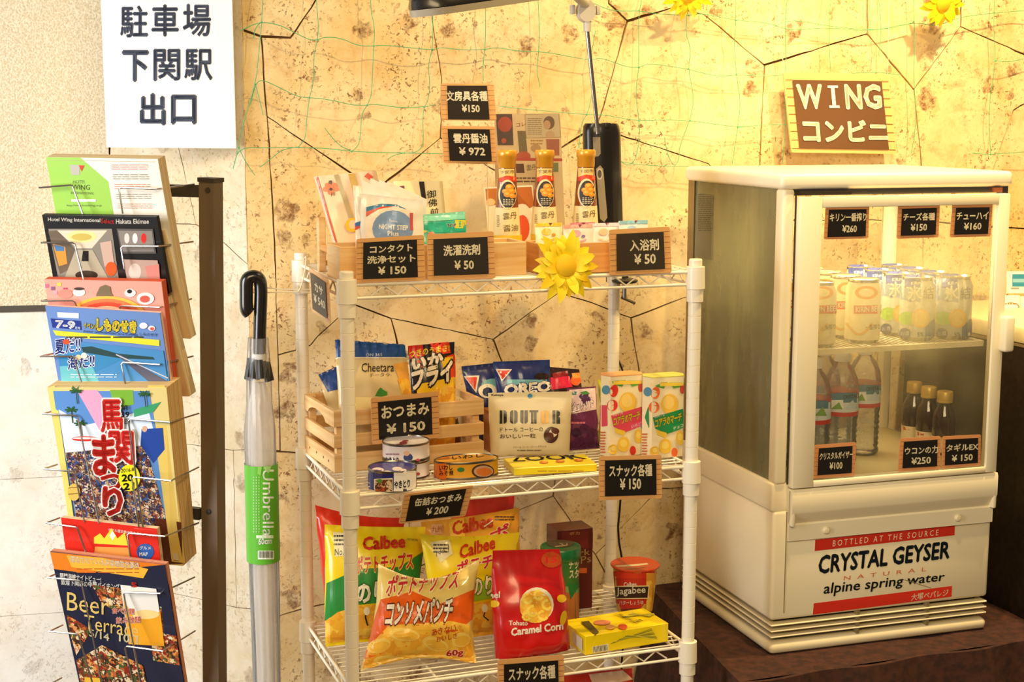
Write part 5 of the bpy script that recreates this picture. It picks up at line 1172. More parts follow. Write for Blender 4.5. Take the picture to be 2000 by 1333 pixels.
# --- green net on the wall
NET = mat('#3FA468', .5); nt = thing('decorative_net', 'green cord net draped over the stone wall with loose knotted ends', 'net', SH(.3, WB - .02, 1.5))
H_ = [
 [(470, 60), (490, 50), (511, 43), (545, 48), (580, 66), (604, 78), (620, 78), (635, 72), (665, 74), (700, 90), (730, 90), (745, 88), (790, 92), (845, 98), (860, 92), (900, 98), (947, 97), (970, 92), (1010, 100), (1052, 101), (1080, 104), (1120, 112), (1151, 117), (1175, 113), (1200, 122), (1225, 131), (1248, 132), (1268, 123), (1310, 130), (1344, 135), (1400, 150), (1438, 146), (1500, 149), (1560, 143), (1620, 151), (1690, 139), (1760, 146)],
 [(489, 205), (499, 165), (510, 155), (540, 168), (580, 189), (604, 191), (640, 194), (690, 206), (717, 206), (730, 203), (780, 211), (828, 209), (850, 205)],
 [(975, 207), (1010, 212), (1080, 218), (1146, 224), (1180, 224), (1215, 231), (1248, 236), (1300, 234), (1348, 236), (1380, 240), (1441, 249), (1500, 243), (1534, 244)],
 [(455, 330), (466, 288), (520, 289), (583, 288), (640, 290), (687, 296), (740, 298), (790, 299), (870, 301)],
 [(1213, 316), (1250, 322), (1310, 325), (1350, 325), (1400, 326)],
 [(1136, 4), (1160, 6), (1190, 20), (1220, 22), (1248, 21), (1290, 28), (1345, 30), (1375, 26), (1437, 40), (1500, 44), (1540, 60), (1620, 53), (1700, 62), (1784, 43), (1830, 52), (1870, 34), (1942, 25), (2010, 20)],
 [(1500, 60), (1540, 36), (1620, 52), (1720, 60), (1784, 44)],
 [(1940, 120), (1945, 118), (1970, 122), (2010, 112)],
 [(1900, 300), (1935, 302), (2010, 296)],
]
V_ = [
 [(515, -30), (511, 43), (506, 100), (499, 165), (480, 225), (468, 270), (466, 288), (455, 330)],
 [(617, -30), (618, 5), (622, 50), (620, 78), (612, 110), (613, 160), (604, 191), (598, 240), (597, 270), (583, 287)],
 [(722, -30), (724, 20), (732, 55), (730, 90), (727, 150), (726, 185), (717, 206), (706, 222), (704, 265), (700, 285), (687, 296)],
 [(843, -30), (846, 60), (844, 98), (836, 125), (840, 170), (835, 200), (828, 209), (825, 240), (828, 282), (815, 298), (790, 299)],
 [(947, -30), (949, 50), (947, 97), (943, 130), (944, 158)],
 [(1049, -30), (1054, 60), (1052, 101), (1048, 140), (1055, 170)],
 [(1163, 60), (1156, 100), (1151, 117), (1158, 160), (1154, 200), (1146, 224), (1136, 240), (1130, 290)],
 [(1260, -30), (1248, 21), (1247, 70), (1248, 132), (1241, 180), (1248, 236), (1250, 260), (1243, 310), (1228, 325), (1213, 316)],
 [(1350, -20), (1337, 60), (1350, 95), (1344, 135), (1356, 190), (1348, 236), (1328, 280), (1326, 315), (1315, 326), (1303, 300), (1298, 268)],
 [(1437, -30), (1437, 40), (1434, 90), (1438, 146), (1447, 200), (1441, 249), (1430, 320)],
 [(1540, -30), (1532, 60), (1536, 120), (1532, 160), (1534, 244), (1528, 320)],
 [(1625, -30), (1618, 50), (1622, 140)], [(1714, -30), (1722, 60), (1716, 110)], [(1784, -20), (1787, 100), (1784, 140), (1790, 240), (1780, 300)],
 [(1944, -20), (1940, 60), (1946, 118), (1930, 210), (1935, 302)],
]
EX = [[(499, 165), (508, 200), (514, 225)], [(466, 288), (480, 318), (498, 343)], [(583, 287), (552, 292), (530, 310), (508, 327)], [(687, 296), (660, 283), (634, 250)], [(790, 299), (770, 303), (758, 311)], [(511, 43), (500, 52), (495, 74)], [(1441, 249), (1470, 246)]]
def smooth(p, it=2):
    for _ in range(it):
        o = [p[0]]
        for i in range(len(p) - 1): a, b_ = p[i], p[i + 1]; o += [lerp(a, b_, .25), lerp(a, b_, .75)]
        o.append(p[-1]); p = o
    return p
for L in H_ + V_ + EX:
    b = B(); o = WB - .022; pts = [SH.atb(x, y, o + .006 * noise.noise(V((x / 60, y / 60, 0)))) for x, y in smooth(L)]; b.tube(pts, .0007, NET, 5); b.build('cord', nt)
for x, y in ((511, 43), (620, 78), (730, 90), (844, 98), (947, 97), (1052, 101), (1151, 117), (1248, 132), (1344, 135), (1438, 146), (499, 165), (604, 191), (717, 206), (828, 209), (1146, 224), (1248, 236), (1348, 236), (1441, 249), (1534, 244), (466, 288), (583, 288), (687, 296), (790, 299), (1213, 316), (1248, 21), (1345, 30), (1437, 40), (1784, 43), (1942, 25), (1945, 119), (1935, 302)):
    c = SH.atb(x, y, WB - .022); b = B(); b.lathe(c, [(.0001, -.0018), (.0016, -.001), (.0019, 0), (.0015, .0012), (.0001, .0018)], NET, 8); b.build('knot', nt)
# --- umbrella
ub = .30; def_u = None
def ua(x, y): return SH.atb(x, y, ub)
t = thing('umbrella', 'black-handled clear umbrella in a plastic sleeve hanging from the rack by a cord', 'umbrella', ua(505, 560))
b = B(); hk = [ua(*p) for p in smooth([(487, 612), (481, 606), (481, 570), (481, 545), (495, 539), (508, 545), (510, 570), (508, 620), (506, 700)], 3)]
b.tube(hk, .0115, mat('#14110F', .25, coat=.4), 14); b.build('handle', t)
c = ua(506, 740); b = B(); rnd = random.Random(4)
for k in range(10): a = 2 * PI * k / 10; q = c + V((math.cos(a) * .015, math.sin(a) * .015, rnd.uniform(-.006, .006) + .012)); b.tube([q + V((0, 0, .02)), q + V((math.cos(a) * .006, math.sin(a) * .006, -.012))], .0052, mat('#1A1714', .5), 8)
b.build('rib_ends', t)
def uz(y): return ua(506, y).z
us = ua(505, 700)
cx_ = [(510, 760), (511, 900), (511, 1100), (510, 1332), (509, 1640)]
b = B(); pr = []
def ucen(z):
    return us
zs = [uz(y) for y in (748, 790, 850, 960, 1150, 1333, 2500)]; rs = [.010, .019, .021, .020, .0175, .015, .008]
b.lathe(V((us.x, us.y, 0)), list(zip(rs[::-1], zs[::-1])), mat('#E6DDD2', .35, coat=.3, alpha=.5), 40, fold=lambda a, z: 1 + .10 * math.sin(a * 9 + z * 6)); b.build('folded_canopy', t, sharp=80)
b = B(); zs = [uz(y) for y in (660, 720, 790, 840, 960, 1150, 1333, 1720)]; rs = [.017, .021, .0225, .027, .0265, .0255, .024, .020]
b.lathe(V((us.x, us.y, 0)), list(zip(rs[::-1], zs[::-1])), FILM, 40, fold=lambda a, z: 1 + .05 * math.sin(a * 5 + z * 9) + .03 * math.sin(a * 11)); fm_ = b.build('plastic_sleeve', t, sharp=80)
b = B(); zs = [uz(1095), uz(905)]; b.lathe(V((us.x, us.y, 0)), [(.0292, zs[0]), (.0292, zs[1])], mat('#5DB02E', .4), 40)
# keep only the half of the label that faces the room
b.f = [f for f in b.f if len(f) == 4 and (sum((b.v[i] for i in f), V()) / 4 - V((us.x, us.y, 0))).dot(V((0.05, -1, 0))) > -.012]; b.mi = [0] * len(b.f); gl_ = b.build('green_label', t)
A = Art(gl_, g=8, lift=.0006)
A.tq('Umbrella', [(534, 918), (534, 1048), (513, 1048), (513, 918)], '#E6F0DC', .01); A.poly([(503, 925), (505, 900), (512, 908), (509, 930)], '#8CC85A'); A.poly([(515, 915), (520, 888), (532, 905), (524, 925)], '#A8D880')
for k in range(3): A.scr(495 + 5 * k, 930, 498 + 5 * k, 1042, 20, '#A8D88A')
A.t('60cm', 505, 1064, 530, 1062, 11, '#F0F6E8', .05); A.rect(501, 1046, 533, 1052, '#D8E8C8'); A.rect(504, 1076, 534, 1093, '#EEF2E4')
for k in range(11): A.rect(506 + 2.5 * k, 1077, 507.2 + 2.5 * k, 1090, '#2A3A1E')
A.done(t)
b = B(); b.lathe(V((0, 0, 0)), [(.0125, 0), (.0125, .012)], mat('#E8E4DC', .5), 20); b.v = [ua(507, 704) + V((p.x, p.y, p.z)) for p in b.v]; b.build('paper_band', t)
t2 = thing('elastic_cord', 'cream elastic cord tied from the umbrella handle to the rack', 'cord', ua(560, 565)); b = B()
b.tube([ua(*p) for p in smooth([(622, 566), (560, 566), (512, 562), (492, 556), (478, 556), (476, 566), (490, 572), (516, 572), (560, 570), (622, 572)], 2)], .0012, mat('#EBDCB8', .7), 6)
b.tube([SH(-.004 + .008 * math.cos(k * .6), SD_ - .03 + .03 * math.cos(k * .62 + 1) , Z1 - .012 + .030 * math.sin(k * .62 + 1)) for k in range(11)], .0012, mat('#EBDCB8', .7), 6); b.build('cord', t2)
# ------------------------------------------------------------------ contents of the fridge
IZ = .0040 + IS
SILV = mat('#C9C6BE', .25, .9)
def drink(label, a_, b_, art, body, group=None):
    p = FG(a_, b_, IZ); t = thing('drink_can', label, 'can', p, group)
    b = B(); r, h = .0325, .121
    b.lathe(p, [(.024, 0), (.0265, .0), (r, .007), (r, .100), (.0275, .1125), (.0265, .1145), (.0278, .1155), (.0278, .1185), (.0265, .119), (.0255, .1165), (.0001, .1165)], body, 36,
        mats=[SILV, SILV, body, body, SILV, SILV, SILV, SILV, SILV, SILV]); o = b.build('shell', t)
    b = B(); b.box(Fr(p, FG.yaw), -.006, .006, -.014, .002, .1168, .1180, SILV, .0004, 1); b.build('pull_tab', t)
    A = Art(o, g=8, lift=.0006); art(A); A.done(t); return t
def beer(cx):
    def a(A):
        A.rect(cx - 40, 543, cx + 40, 549, '#D8B05A'); A.ell(cx + 8, 572, 22, 13, '#E8A050'); A.ell(cx + 8, 572, 15, 8, '#F4E2B8')
        A.rect(cx - 16, 597, cx + 42, 613, '#D8502A'); A.t('KIRIN BEER', cx - 12, 610, cx + 40, 608, 10, '#F8EEDC', .04)
        A.t('一番搾り', cx + 6, 645, cx + 34, 643, 10, '#5A4A34', .01)
        A.line([(cx - 30 + 7 * k, 632 + 22 * math.sin(k * .45)) for k in range(8)], 5, '#E8B860')
    return a
def chu(cx):
    def a(A):
        A.poly([(cx - 40, 536), (cx + 8, 534), (cx + 9, 585), (cx - 12, 590), (cx - 40, 576)], '#34489A'); A.poly([(cx - 40, 560), (cx + 9, 566), (cx + 9, 590), (cx - 40, 585)], '#8AA0C0')
        A.t('KIRIN', cx - 10, 557, cx + 10, 556, 6, '#F4F0E4', .02); A.t('氷', cx - 16, 588, cx + 9, 586, 28, '#F4F0E0', .03); A.t('結', cx + 13, 586, cx + 33, 584, 24, '#4A5A8A', .01)
        A.ell(cx - 18, 622, 16, 13, '#9ACB3A'); A.ell(cx + 8, 622, 17, 19, '#F2B43A'); A.ell(cx + 8, 622, 13, 15, '#F6CE6A'); A.ell(cx - 22, 652, 11, 11, '#2A3A7A')
        A.t('お酒', cx - 30, 656, cx - 14, 655, 8, '#C8CCE0', .01); A.poly([(cx + 16, 640), (cx + 34, 622), (cx + 40, 662), (cx + 16, 664)], '#2A4A8A'); A.t('5%', cx + 2, 658, cx + 13, 657, 8, '#2A2A3A', .02)
    return a
def acol(px, b_): return FG.loc(FG.atb(px, 640, b_))[0]
BE = mat('#F2E6C0', .3, .1); CH = mat('#D8D8D4', .25, .5)
cb0 = .062
a0 = acol(1597, cb0); bc1 = drink('front beer can at the left edge of the door glass', a0, cb0, beer(1597), BE, 'cream beer cans')
a1x = acol(1684, .078); bc2 = drink('beer can with a red band, second from left in the front row', a1x, .078, beer(1684), BE, 'cream beer cans')
a2x = acol(1790, .078); cc1 = drink('blue and silver lemon chuhai can, left of the two in the front row', a2x, .078, chu(1790), CH, 'fruit chuhai cans')
a3x = acol(1862, .072); cc2 = drink('lemon chuhai can at the right end of the front row', a3x, .072, chu(1862), CH, 'fruit chuhai cans')
for r_ in range(1, 4):
    for ax, src, nm in ((a0, bc1, 'beer'), (a1x, bc2, 'beer'), (a2x, cc1, 'chuhai'), (a3x, cc2, 'chuhai')):
        dup(src, FG(ax + .001, .075 + .0685 * r_, IZ), 0, nm + ' can in the ' + ['second', 'third', 'rearmost'][r_ - 1] + ' row of its column, ' + {bc1: 'at the far left', bc2: 'second column from the left', cc1: 'third column from the left', cc2: 'rightmost column'}[src], nm + ' cans in the back rows')
if a2x - a1x > .09:
    for r_ in range(2, 4): pass
il = area('fridge_light', FG(.25, .2, .835), FG(.25, .2, 0), .2, .15, 2.8, (1, .84, .5))
# water bottles
FZ = .3236
def water(label, a_, b_, group='mineral water bottles'):
    p = FG(a_, b_, FZ); t = thing('water_bottle', label, 'bottle', p, group)
    pr = [(.0001, 0), (.026, 0), (.0315, .006)]
    z = .012
    while z < .085: pr += [(.0315, z), (.0295, z + .005)]; z += .0105
    pr += [(.0318, .090), (.0318, .145), (.031, .150), (.029, .165), (.022, .182), (.013, .193), (.0125, .203)]
    b = B(); b.lathe(p, pr, PET, 28); b.build('plastic_body', t, sharp=60)
    b = B(); b.lathe(p, [(.0125, .196), (.0148, .197), (.0148, .213), (.0135, .2145), (.0001, .2145)], mat('#F2EEE6', .4), 24); b.build('cap', t)
    b = B(); rd = mat('#C8302A', .4); b.lathe(p, [(.0322, .096), (.0322, .104), (.0322, .136), (.0322, .142)], None, 32, mats=[rd, mat('#D8E0DC', .4), rd]); lb = b.build('label_band', t)
    return t, lb
t1, lb = water('foremost mineral water bottle at the left edge of the door glass', acol(1590, .055) + .004, .055)
t2, lb2 = water('mineral water bottle second from left, behind the foremost one', acol(1648, .105), .105)
c = proj(FG(acol(1648, .105), .105, FZ + .12)); A = Art(lb2, g=8, lift=.0005)
A.rect(c[0] - 30, c[1] - 16, c[0] + 34, c[1] + 3, '#4A7E96'); A.poly([(c[0] - 20, c[1] - 2), (c[0] + 4, c[1] - 2), (c[0] + 4, c[1] + 16), (c[0] - 22, c[1] + 16)], '#EEF0E6'); A.poly([(c[0] - 20, c[1] + 16), (c[0] - 4, c[1] + 2), (c[0] + 3, c[1] + 16)], '#7AA84A'); A.poly([(c[0] + 6, c[1] + 16), (c[0] + 22, c[1] - 2), (c[0] + 34, c[1] + 16)], '#C8D8E0'); A.t('CRYSTAL', c[0] + 4, c[1] - 4, c[0] + 32, c[1] - 6, 7, '#16202E', .02); A.done(t2)
c1 = proj(FG(acol(1590, .055) + .004, .055, FZ + .12)); A = Art(lb, g=8, lift=.0005); A.rect(c1[0] - 34, c1[1] - 16, c1[0] + 34, c1[1], '#4A7E96'); A.poly([(c1[0] + 2, c1[1] + 14), (c1[0] + 18, c1[1] - 4), (c1[0] + 26, c1[1] + 14)], '#7AA84A'); A.done(t1)
a4 = acol(1692, .165)
REAR = iter(['directly behind the foremost one', 'third in the leftmost file', 'last in the leftmost file', 'behind the second bottle', 'last in the second file'])
for ax, bx, lab in ((a4, .165, 'mineral water bottle third from left, standing behind the second'), (acol(1590, .055) + .004, .122, None), (acol(1590, .055) + .004, .189, None), (acol(1590, .055) + .006, .256, None), (acol(1648, .105) + .003, .172 + .004, None), (acol(1648, .105) + .003, .245, None)):
    dup(t2, FG(ax, bx, FZ), 0, lab or 'mineral water bottle ' + next(REAR) + ' on the fridge floor', ('mineral water bottles' if lab else 'rear mineral water bottles'))
BR = mat('#2E1206', .08, coat=.8); CAPG = mat('#E0BE62', .35, .3)
def tonic(label, a_, b_):
    p = FG(a_, b_, FZ); t = thing('tonic_bottle', label, 'bottle', p, 'small brown tonic bottles')
    b = B(); b.lathe(p, [(.0001, 0), (.021, 0), (.0225, .003), (.0225, .066), (.0205, .080), (.0135, .094), (.0125, .104)], BR, 28); b.build('glass_body', t)
    b = B(); b.lathe(p, [(.0135, .102), (.0152, .1025), (.0152, .107), (.0146, .1075), (.0152, .108), (.0152, .122), (.0140, .124), (.0001, .1242)], CAPG, 28); b.build('cap', t)
    b = B(); b.lathe(p, [(.0229, .006), (.0229, .036)], mat('#E6D8B0', .5), 28); lb = b.build('paper_label', t)
    x, y = proj(FG(a_, b_, FZ + .025)); A = Art(lb, g=8, lift=.0004); A.rect(x - 18, y - 8, x - 6, y, '#C84A2A'); A.rect(x - 4, y - 8, x + 14, y - 3, '#D8A82A'); A.done(t)
    return t
ta = acol(1852, .115)
tonic('foremost small brown tonic bottle with a gold cap at the right', ta, .115)
tonic('middle small brown tonic bottle with a gold cap', ta - .001, .168)
tonic('rearmost small brown tonic bottle with a gold cap, at the left', ta + .001, .221)
# ------------------------------------------------------------------ brochure rack
ryaw = math.radians(-21.8); r0 = CP + ray(318, 480) * (2.0 / ray(318, 480).y)
RP = Plane(r0, ryaw); rback = V((-math.sin(ryaw), math.cos(ryaw), 0)); re = RP.e
RB = Plane(r0 + rback * .073, ryaw)
RW = mat('#B5ACA0', .25, .9); RPOST = mat('#6E5D48', .4, .3); RDK = mat('#3A342C', .5, .3)
rk2 = thing('brochure_rack', 'brown metal brochure rack with chrome wire pockets at the left', 'rack', (RB(402, 900).x, RB(402, 900).y, 0))
def ext_z(pl, x0, y0, x1, y1, z):     # continue the pixel line down to height z
    p0, p1 = pl(x0, y0), pl(x1, y1); k = (z - p0.z) / (p1.z - p0.z); return p0 + (p1 - p0) * k
TL, TR = RB(388, 351), RB(418, 353); BL_, BR_ = ext_z(RB, 388, 351, 396, 1333, .02), ext_z(RB, 418, 353, 427, 1333, .02)
b = B(); b.prism([TL, TR, BR_, BL_], rback * .022, RPOST); b.build('post', rk2)
b = B(); b.prism([TL - rback * .002 - re * .001 + V((0, 0, .003)), TR - rback * .002 + re * .001 + V((0, 0, .003)), TR + rback * .024 + re * .001 + V((0, 0, .003)), TL + rback * .024 - re * .001 + V((0, 0, .003))], (0, 0, -.006), RDK); b.build('post_cap', rk2)
for x, y in ((406, 372), (408, 1000)):
    b = B(); b.lathe(V((0, 0, 0)), [(.0001, 0), (.004, 0), (.004, .0015), (.0001, .0022)], RDK, 12); c = RB(x, y); b.v = [c + re * p.x + V((0, 0, p.y)) - rback * p.z for p in b.v]; b.build('screw', rk2)
for y0, y1 in ((362, 386), (995, 1017)):
    b = B(); q = [RB(388, y0), RB(388, y1)]; l = -re * .215; b.prism([q[0], q[0] + l, q[1] + l, q[1]], rback * .010, RDK); b.build('cross_bar', rk2)
c = (BL_ + BR_) / 2; b = B(); fb_ = Fr((c.x, c.y, 0), ryaw); b.box(fb_, -.24, .05, -.14, .14, 0, .02, RDK, .004); b.build('base_plate', rk2)
PK = [((88, 366), (153, 361), (169, 417), (243, 366), (247, 417), (316, 369), (379, 360)),
      ((92, 473), (157, 473), (171, 546), (247, 480), (250, 525), (319, 480), (377, 472)),
      ((92, 586), (157, 586), (162, 610), (244, 596), (244, 616), (321, 599), (374, 584)),
      ((90, 694), (155, 694), (166, 745), (247, 706), (252, 748), (321, 710), (377, 696)),
      ((94, 806), (162, 809), (200, 1020), (261, 816), (286, 1028), (341, 822), (388, 808)),
      ((96, 913), (157, 918), (172, 1018), (268, 929), (278, 1028), (343, 936), (388, 913)),
      ((101, 1018), (162, 1026), (178, 1085), (259, 1038), (262, 1092), (331, 1044), (388, 1022)),
      ((104, 1124), (169, 1130), (209, 1345), (252, 1153), (284, 1345), (322, 1155), (380, 1128)),
      ((107, 1229), (164, 1234), (190, 1340), (254, 1258), (270, 1340), (327, 1267), (381, 1233)),
      ((105, 1333), (170, 1340), (190, 1420), (254, 1365), (270, 1420), (327, 1375), (381, 1340))]
for L, LC, LD, RC_, RD, FRt, BK in PK:
    lw = -rback * .012      # wires run just in front of the brochures
    b = B(); w1 = [RP(*L) + rback * .03 + lw, RP(*L) + lw] + [RP(LC[0] - 4, LC[1]) + lw, RP(LC[0], LC[1] + 3) + lw]; e = RP(*LD) + lw; w1 += [e + rback * .004]
    b.tube(w1, .0013, RW, 6); b.build('wire', rk2)
    b = B(); b.tube([RB(*BK), RP(*FRt) + lw, RP(RC_[0] + 4, RC_[1]) + lw, RP(RC_[0], RC_[1] + 3) + lw, RP(*RD) + lw + rback * .004], .0013, RW, 6); b.build('wire', rk2)
def brochure(label, anchor, q, th, col, art, page='#E8D2A8', lean=-15, off=0, g=None, group=None, side2=None, name='brochure', curl=0):
    o = RP(*anchor) + rback * (.0 + off); pl = Plane(o, ryaw, math.radians(lean))
    w = [pl(*p) for p in q]; t = thing(name, label, 'brochure', (w[2] + w[3]) / 2, group)
    n = -pl.n; pm = page_mat('page_edges', page, side2 or '#C8A878', tuple(n), 700)
    b = B(); sh = rback * 0
    b.prism([x + n * .0012 for x in w], n * th, pm); b.build('pages', t)
    b = B(); b.prism(w, n * .0010, mat(col, .3, coat=.2)); o_ = b.build('cover', t)
    A = Art(o_, g=g, lift=.0003); A.rough = .3; art(A); A.done(t); return t
def br1(A):
    A.poly([(90, 307), (205, 309), (222, 420), (232, 430), (110, 430)], '#9CCB52'); A.line([(94, 313), (304, 316)], .8, '#B8A880')
    A.poly([(136, 322), (156, 322), (156, 342), (140, 342)], '#B8B4A8'); A.poly([(154, 323), (165, 323), (160, 335)], '#D8402A')
    A.t('HOTEL', 143, 358, 167, 358, 6, '#6A7A4A'); A.t('WING', 141, 370, 176, 371, 10, '#4A5A34', .0); A.t('INTERNATIONAL', 139, 379, 184, 380, 5, '#7A8A54'); A.rect(140, 389, 188, 394, '#EEF4E0'); A.t('http://www.hotelwing.co.jp', 131, 404, 199, 404, 5, '#6A7A4A')
    for k in range(5): A.scr(218 + k * 3, 320 + k * 19, 290 + k * 2, 332 + k * 19, 3, '#8A7A6A' if k % 2 else '#C87A6A', .25)
brochure('green and white hotel brochure at the very top of the rack', (316, 369), [(90, 307), (308, 311), (362, 628), (145, 622)], .016, '#F2EADA', br1, off=-.002)
def br2(A):
    A.t('Hotel Wing International', 94, 434, 196, 436, 9, '#E8E0D4', .02); A.t('Select', 198, 436, 223, 437, 9, '#C8302A', .02); A.t('Hakata Ekimae', 227, 437, 291, 437, 9, '#E8E0D4', .02)
    A.poly([(95, 447), (219, 447), (233, 548), (115, 548)], '#8A8074'); A.poly([(112, 450), (210, 450), (180, 485), (150, 485)], '#D8CCB4'); A.ell(160, 462, 29, 12, '#E8D890'); A.ell(160, 463, 20, 7, '#C8B058')
    A.poly([(95, 452), (112, 450), (148, 488), (148, 520), (118, 535)], '#6A5A48'); A.poly([(104, 476), (128, 482), (132, 515), (116, 520)], '#D8903A'); A.poly([(106, 478), (126, 482), (126, 490), (110, 490)], '#4A7AA8')
    A.poly([(148, 488), (182, 488), (215, 548), (125, 548)], '#B0A48C'); A.poly([(163, 490), (174, 490), (174, 510), (160, 510)], '#1E1A18'); A.poly([(196, 474), (218, 470), (226, 530), (205, 520)], '#C8A898'); A.ell(218, 525, 11, 14, '#E0561E'); A.ell(170, 537, 22, 9, '#3A2C20')
    A.poly([(229, 446), (300, 447), (306, 495), (238, 495)], '#5A5450'); A.poly([(232, 450), (298, 451), (302, 491), (240, 491)], '#8A8078')
    for x, c in ((249, '#D8D0C8'), (265, '#E8E4DC'), (282, '#D8281C')): A.ell(x, 465, 5, 10, c)
    A.poly([(242, 506), (309, 508), (315, 550), (250, 548)], '#B89A8C'); A.ell(265, 530, 12, 16, '#D8C8BC'); A.poly([(285, 520), (312, 515), (314, 546), (290, 545)], '#D0847A')
brochure('black hotel brochure with interior photographs, second from the top', (319, 480), [(82, 420), (305, 424), (331, 574), (108, 568)], .006, '#141110', br2, off=-.004, page='#2A2420', side2='#1A1614')
brochure('stack of tan-edged leaflets behind the black brochure', (319, 480), [(150, 440), (318, 452), (372, 662), (200, 655)], .014, '#D8B888', lambda A: None, off=.012)
def br3(A):
    for x, y, c in ((88, 555, '#D86A8A'), (100, 560, '#8A5A7A'), (112, 552, '#E8C858'), (104, 568, '#E8A0A8'), (124, 562, '#B8486A'), (118, 572, '#F0C8B8')): A.rect(x, y, x + 8, y + 7, c)
    A.ell(128, 574, 15, 9, '#D88A7A'); A.ell(155, 571, 12, 8, '#EDE4DA'); A.ell(155, 564, 10, 3, '#4A3A34'); A.poly([(190, 572), (196, 560), (206, 556), (216, 560), (218, 572), (222, 578), (188, 578)], '#7A6A50')
    A.ell(255, 572, 11, 8, '#EDE8E0'); A.ell(254, 569, 5, 4, '#2A2420'); A.ell(285, 583, 17, 12, '#F0E6DE'); A.ell(284, 584, 10, 7, '#D85A4A')
    for rr, c in ((78, '#F0B848'), (70, '#E87A4A'), (60, '#D8503A'), (48, '#F0C8A0')): A.poly([(210 + rr * math.cos(a) * 1.05, 628 + 50 * rr / 78 * -abs(math.sin(a))) for a in [PI * k / 16 for k in range(17)]], c)
brochure('pink gourmet leaflet with small dishes, third from the top', (321, 599), [(86, 546), (315, 551), (354, 876), (140, 866)], .010, '#EBA090', br3, off=-.004, page='#D8603A', side2='#C84A2A')
brochure('stack of beige leaflets behind the pink gourmet leaflet', (321, 599), [(150, 575), (322, 585), (370, 775), (210, 770)], .016, '#D8B888', lambda A: None, off=.014)
def br4(A):
    A.poly([(112, 610), (154, 612), (154, 622), (113, 620)], '#E8E8F0'); A.poly([(99, 622), (158, 627), (160, 645), (103, 640)], '#2A3A8A'); A.t('7-9', 110, 640, 146, 642, 14, '#F4F4F4', .06); A.t('月号', 147, 643, 157, 644, 5, '#F4F4F4')
    A.t('しものせき', 190, 645, 266, 650, 22, '#F2DC3A', .09, ol=('#1A2A5A', .07)); A.t('イベント', 164, 640, 190, 644, 10, '#F2DC3A', .05, ol=('#1A2A5A', .07)); A.t('EVENT SHIMONOSEKI 2016 SUMMER', 164, 649, 270, 657, 4, '#1A2A5A')
    A.poly([(104, 645), (312, 664), (312, 676), (110, 655)], '#EBD83A'); A.scr(130, 652, 280, 665, 1, '#4A4A3A', .25); A.ell(281, 636, 8, 6, '#EEF0F4'); A.ell(297, 641, 7, 5, '#E8E0E0'); A.ell(298, 642, 4, 3, '#D8503A'); A.t('しものせき', 274, 655, 308, 657, 6, '#1A2A4A')
    A.poly([(112, 662), (320, 685), (330, 755), (122, 755)], '#4A8AC0'); A.poly([(160, 678), (180, 676), (230, 690), (300, 697), (304, 702), (240, 700), (165, 690)], '#2E4A4A'); A.poly([(115, 690), (165, 688), (240, 700), (330, 705), (332, 755), (122, 755)], '#3E86B8'); A.poly([(118, 715), (180, 712), (200, 755), (122, 755)], '#6AB8C0')
    A.poly([(228, 692), (236, 692), (330, 745), (330, 760), (310, 760)], '#5A5A6A'); A.line([(228, 692), (330, 738)], 2, '#C8C8D0')
    A.t('夏だ!!', 109, 692, 158, 686, 28, '#2A3A8A', .02, ol=('#F4F4F8', .06)); A.t('海だ!!', 134, 722, 186, 716, 26, '#2A3A8A', .02, ol=('#F4F4F8', .06)); A.ell(131, 667, 7, 5, '#D8502A'); A.ell(155, 697, 6, 5, '#E8C8A0'); A.ell(166, 694, 6, 6, '#EEE4D4')
    A.scr(140, 728, 230, 738, 2, '#D8E4EE', .3)
brochure('blue summer event leaflet with a sea view and yellow lettering', (321, 710), [(88, 598), (312, 612), (340, 800), (122, 790)], .005, '#6A8AC4', br4, off=-.006, page='#D8603A', side2='#E8D8C8')
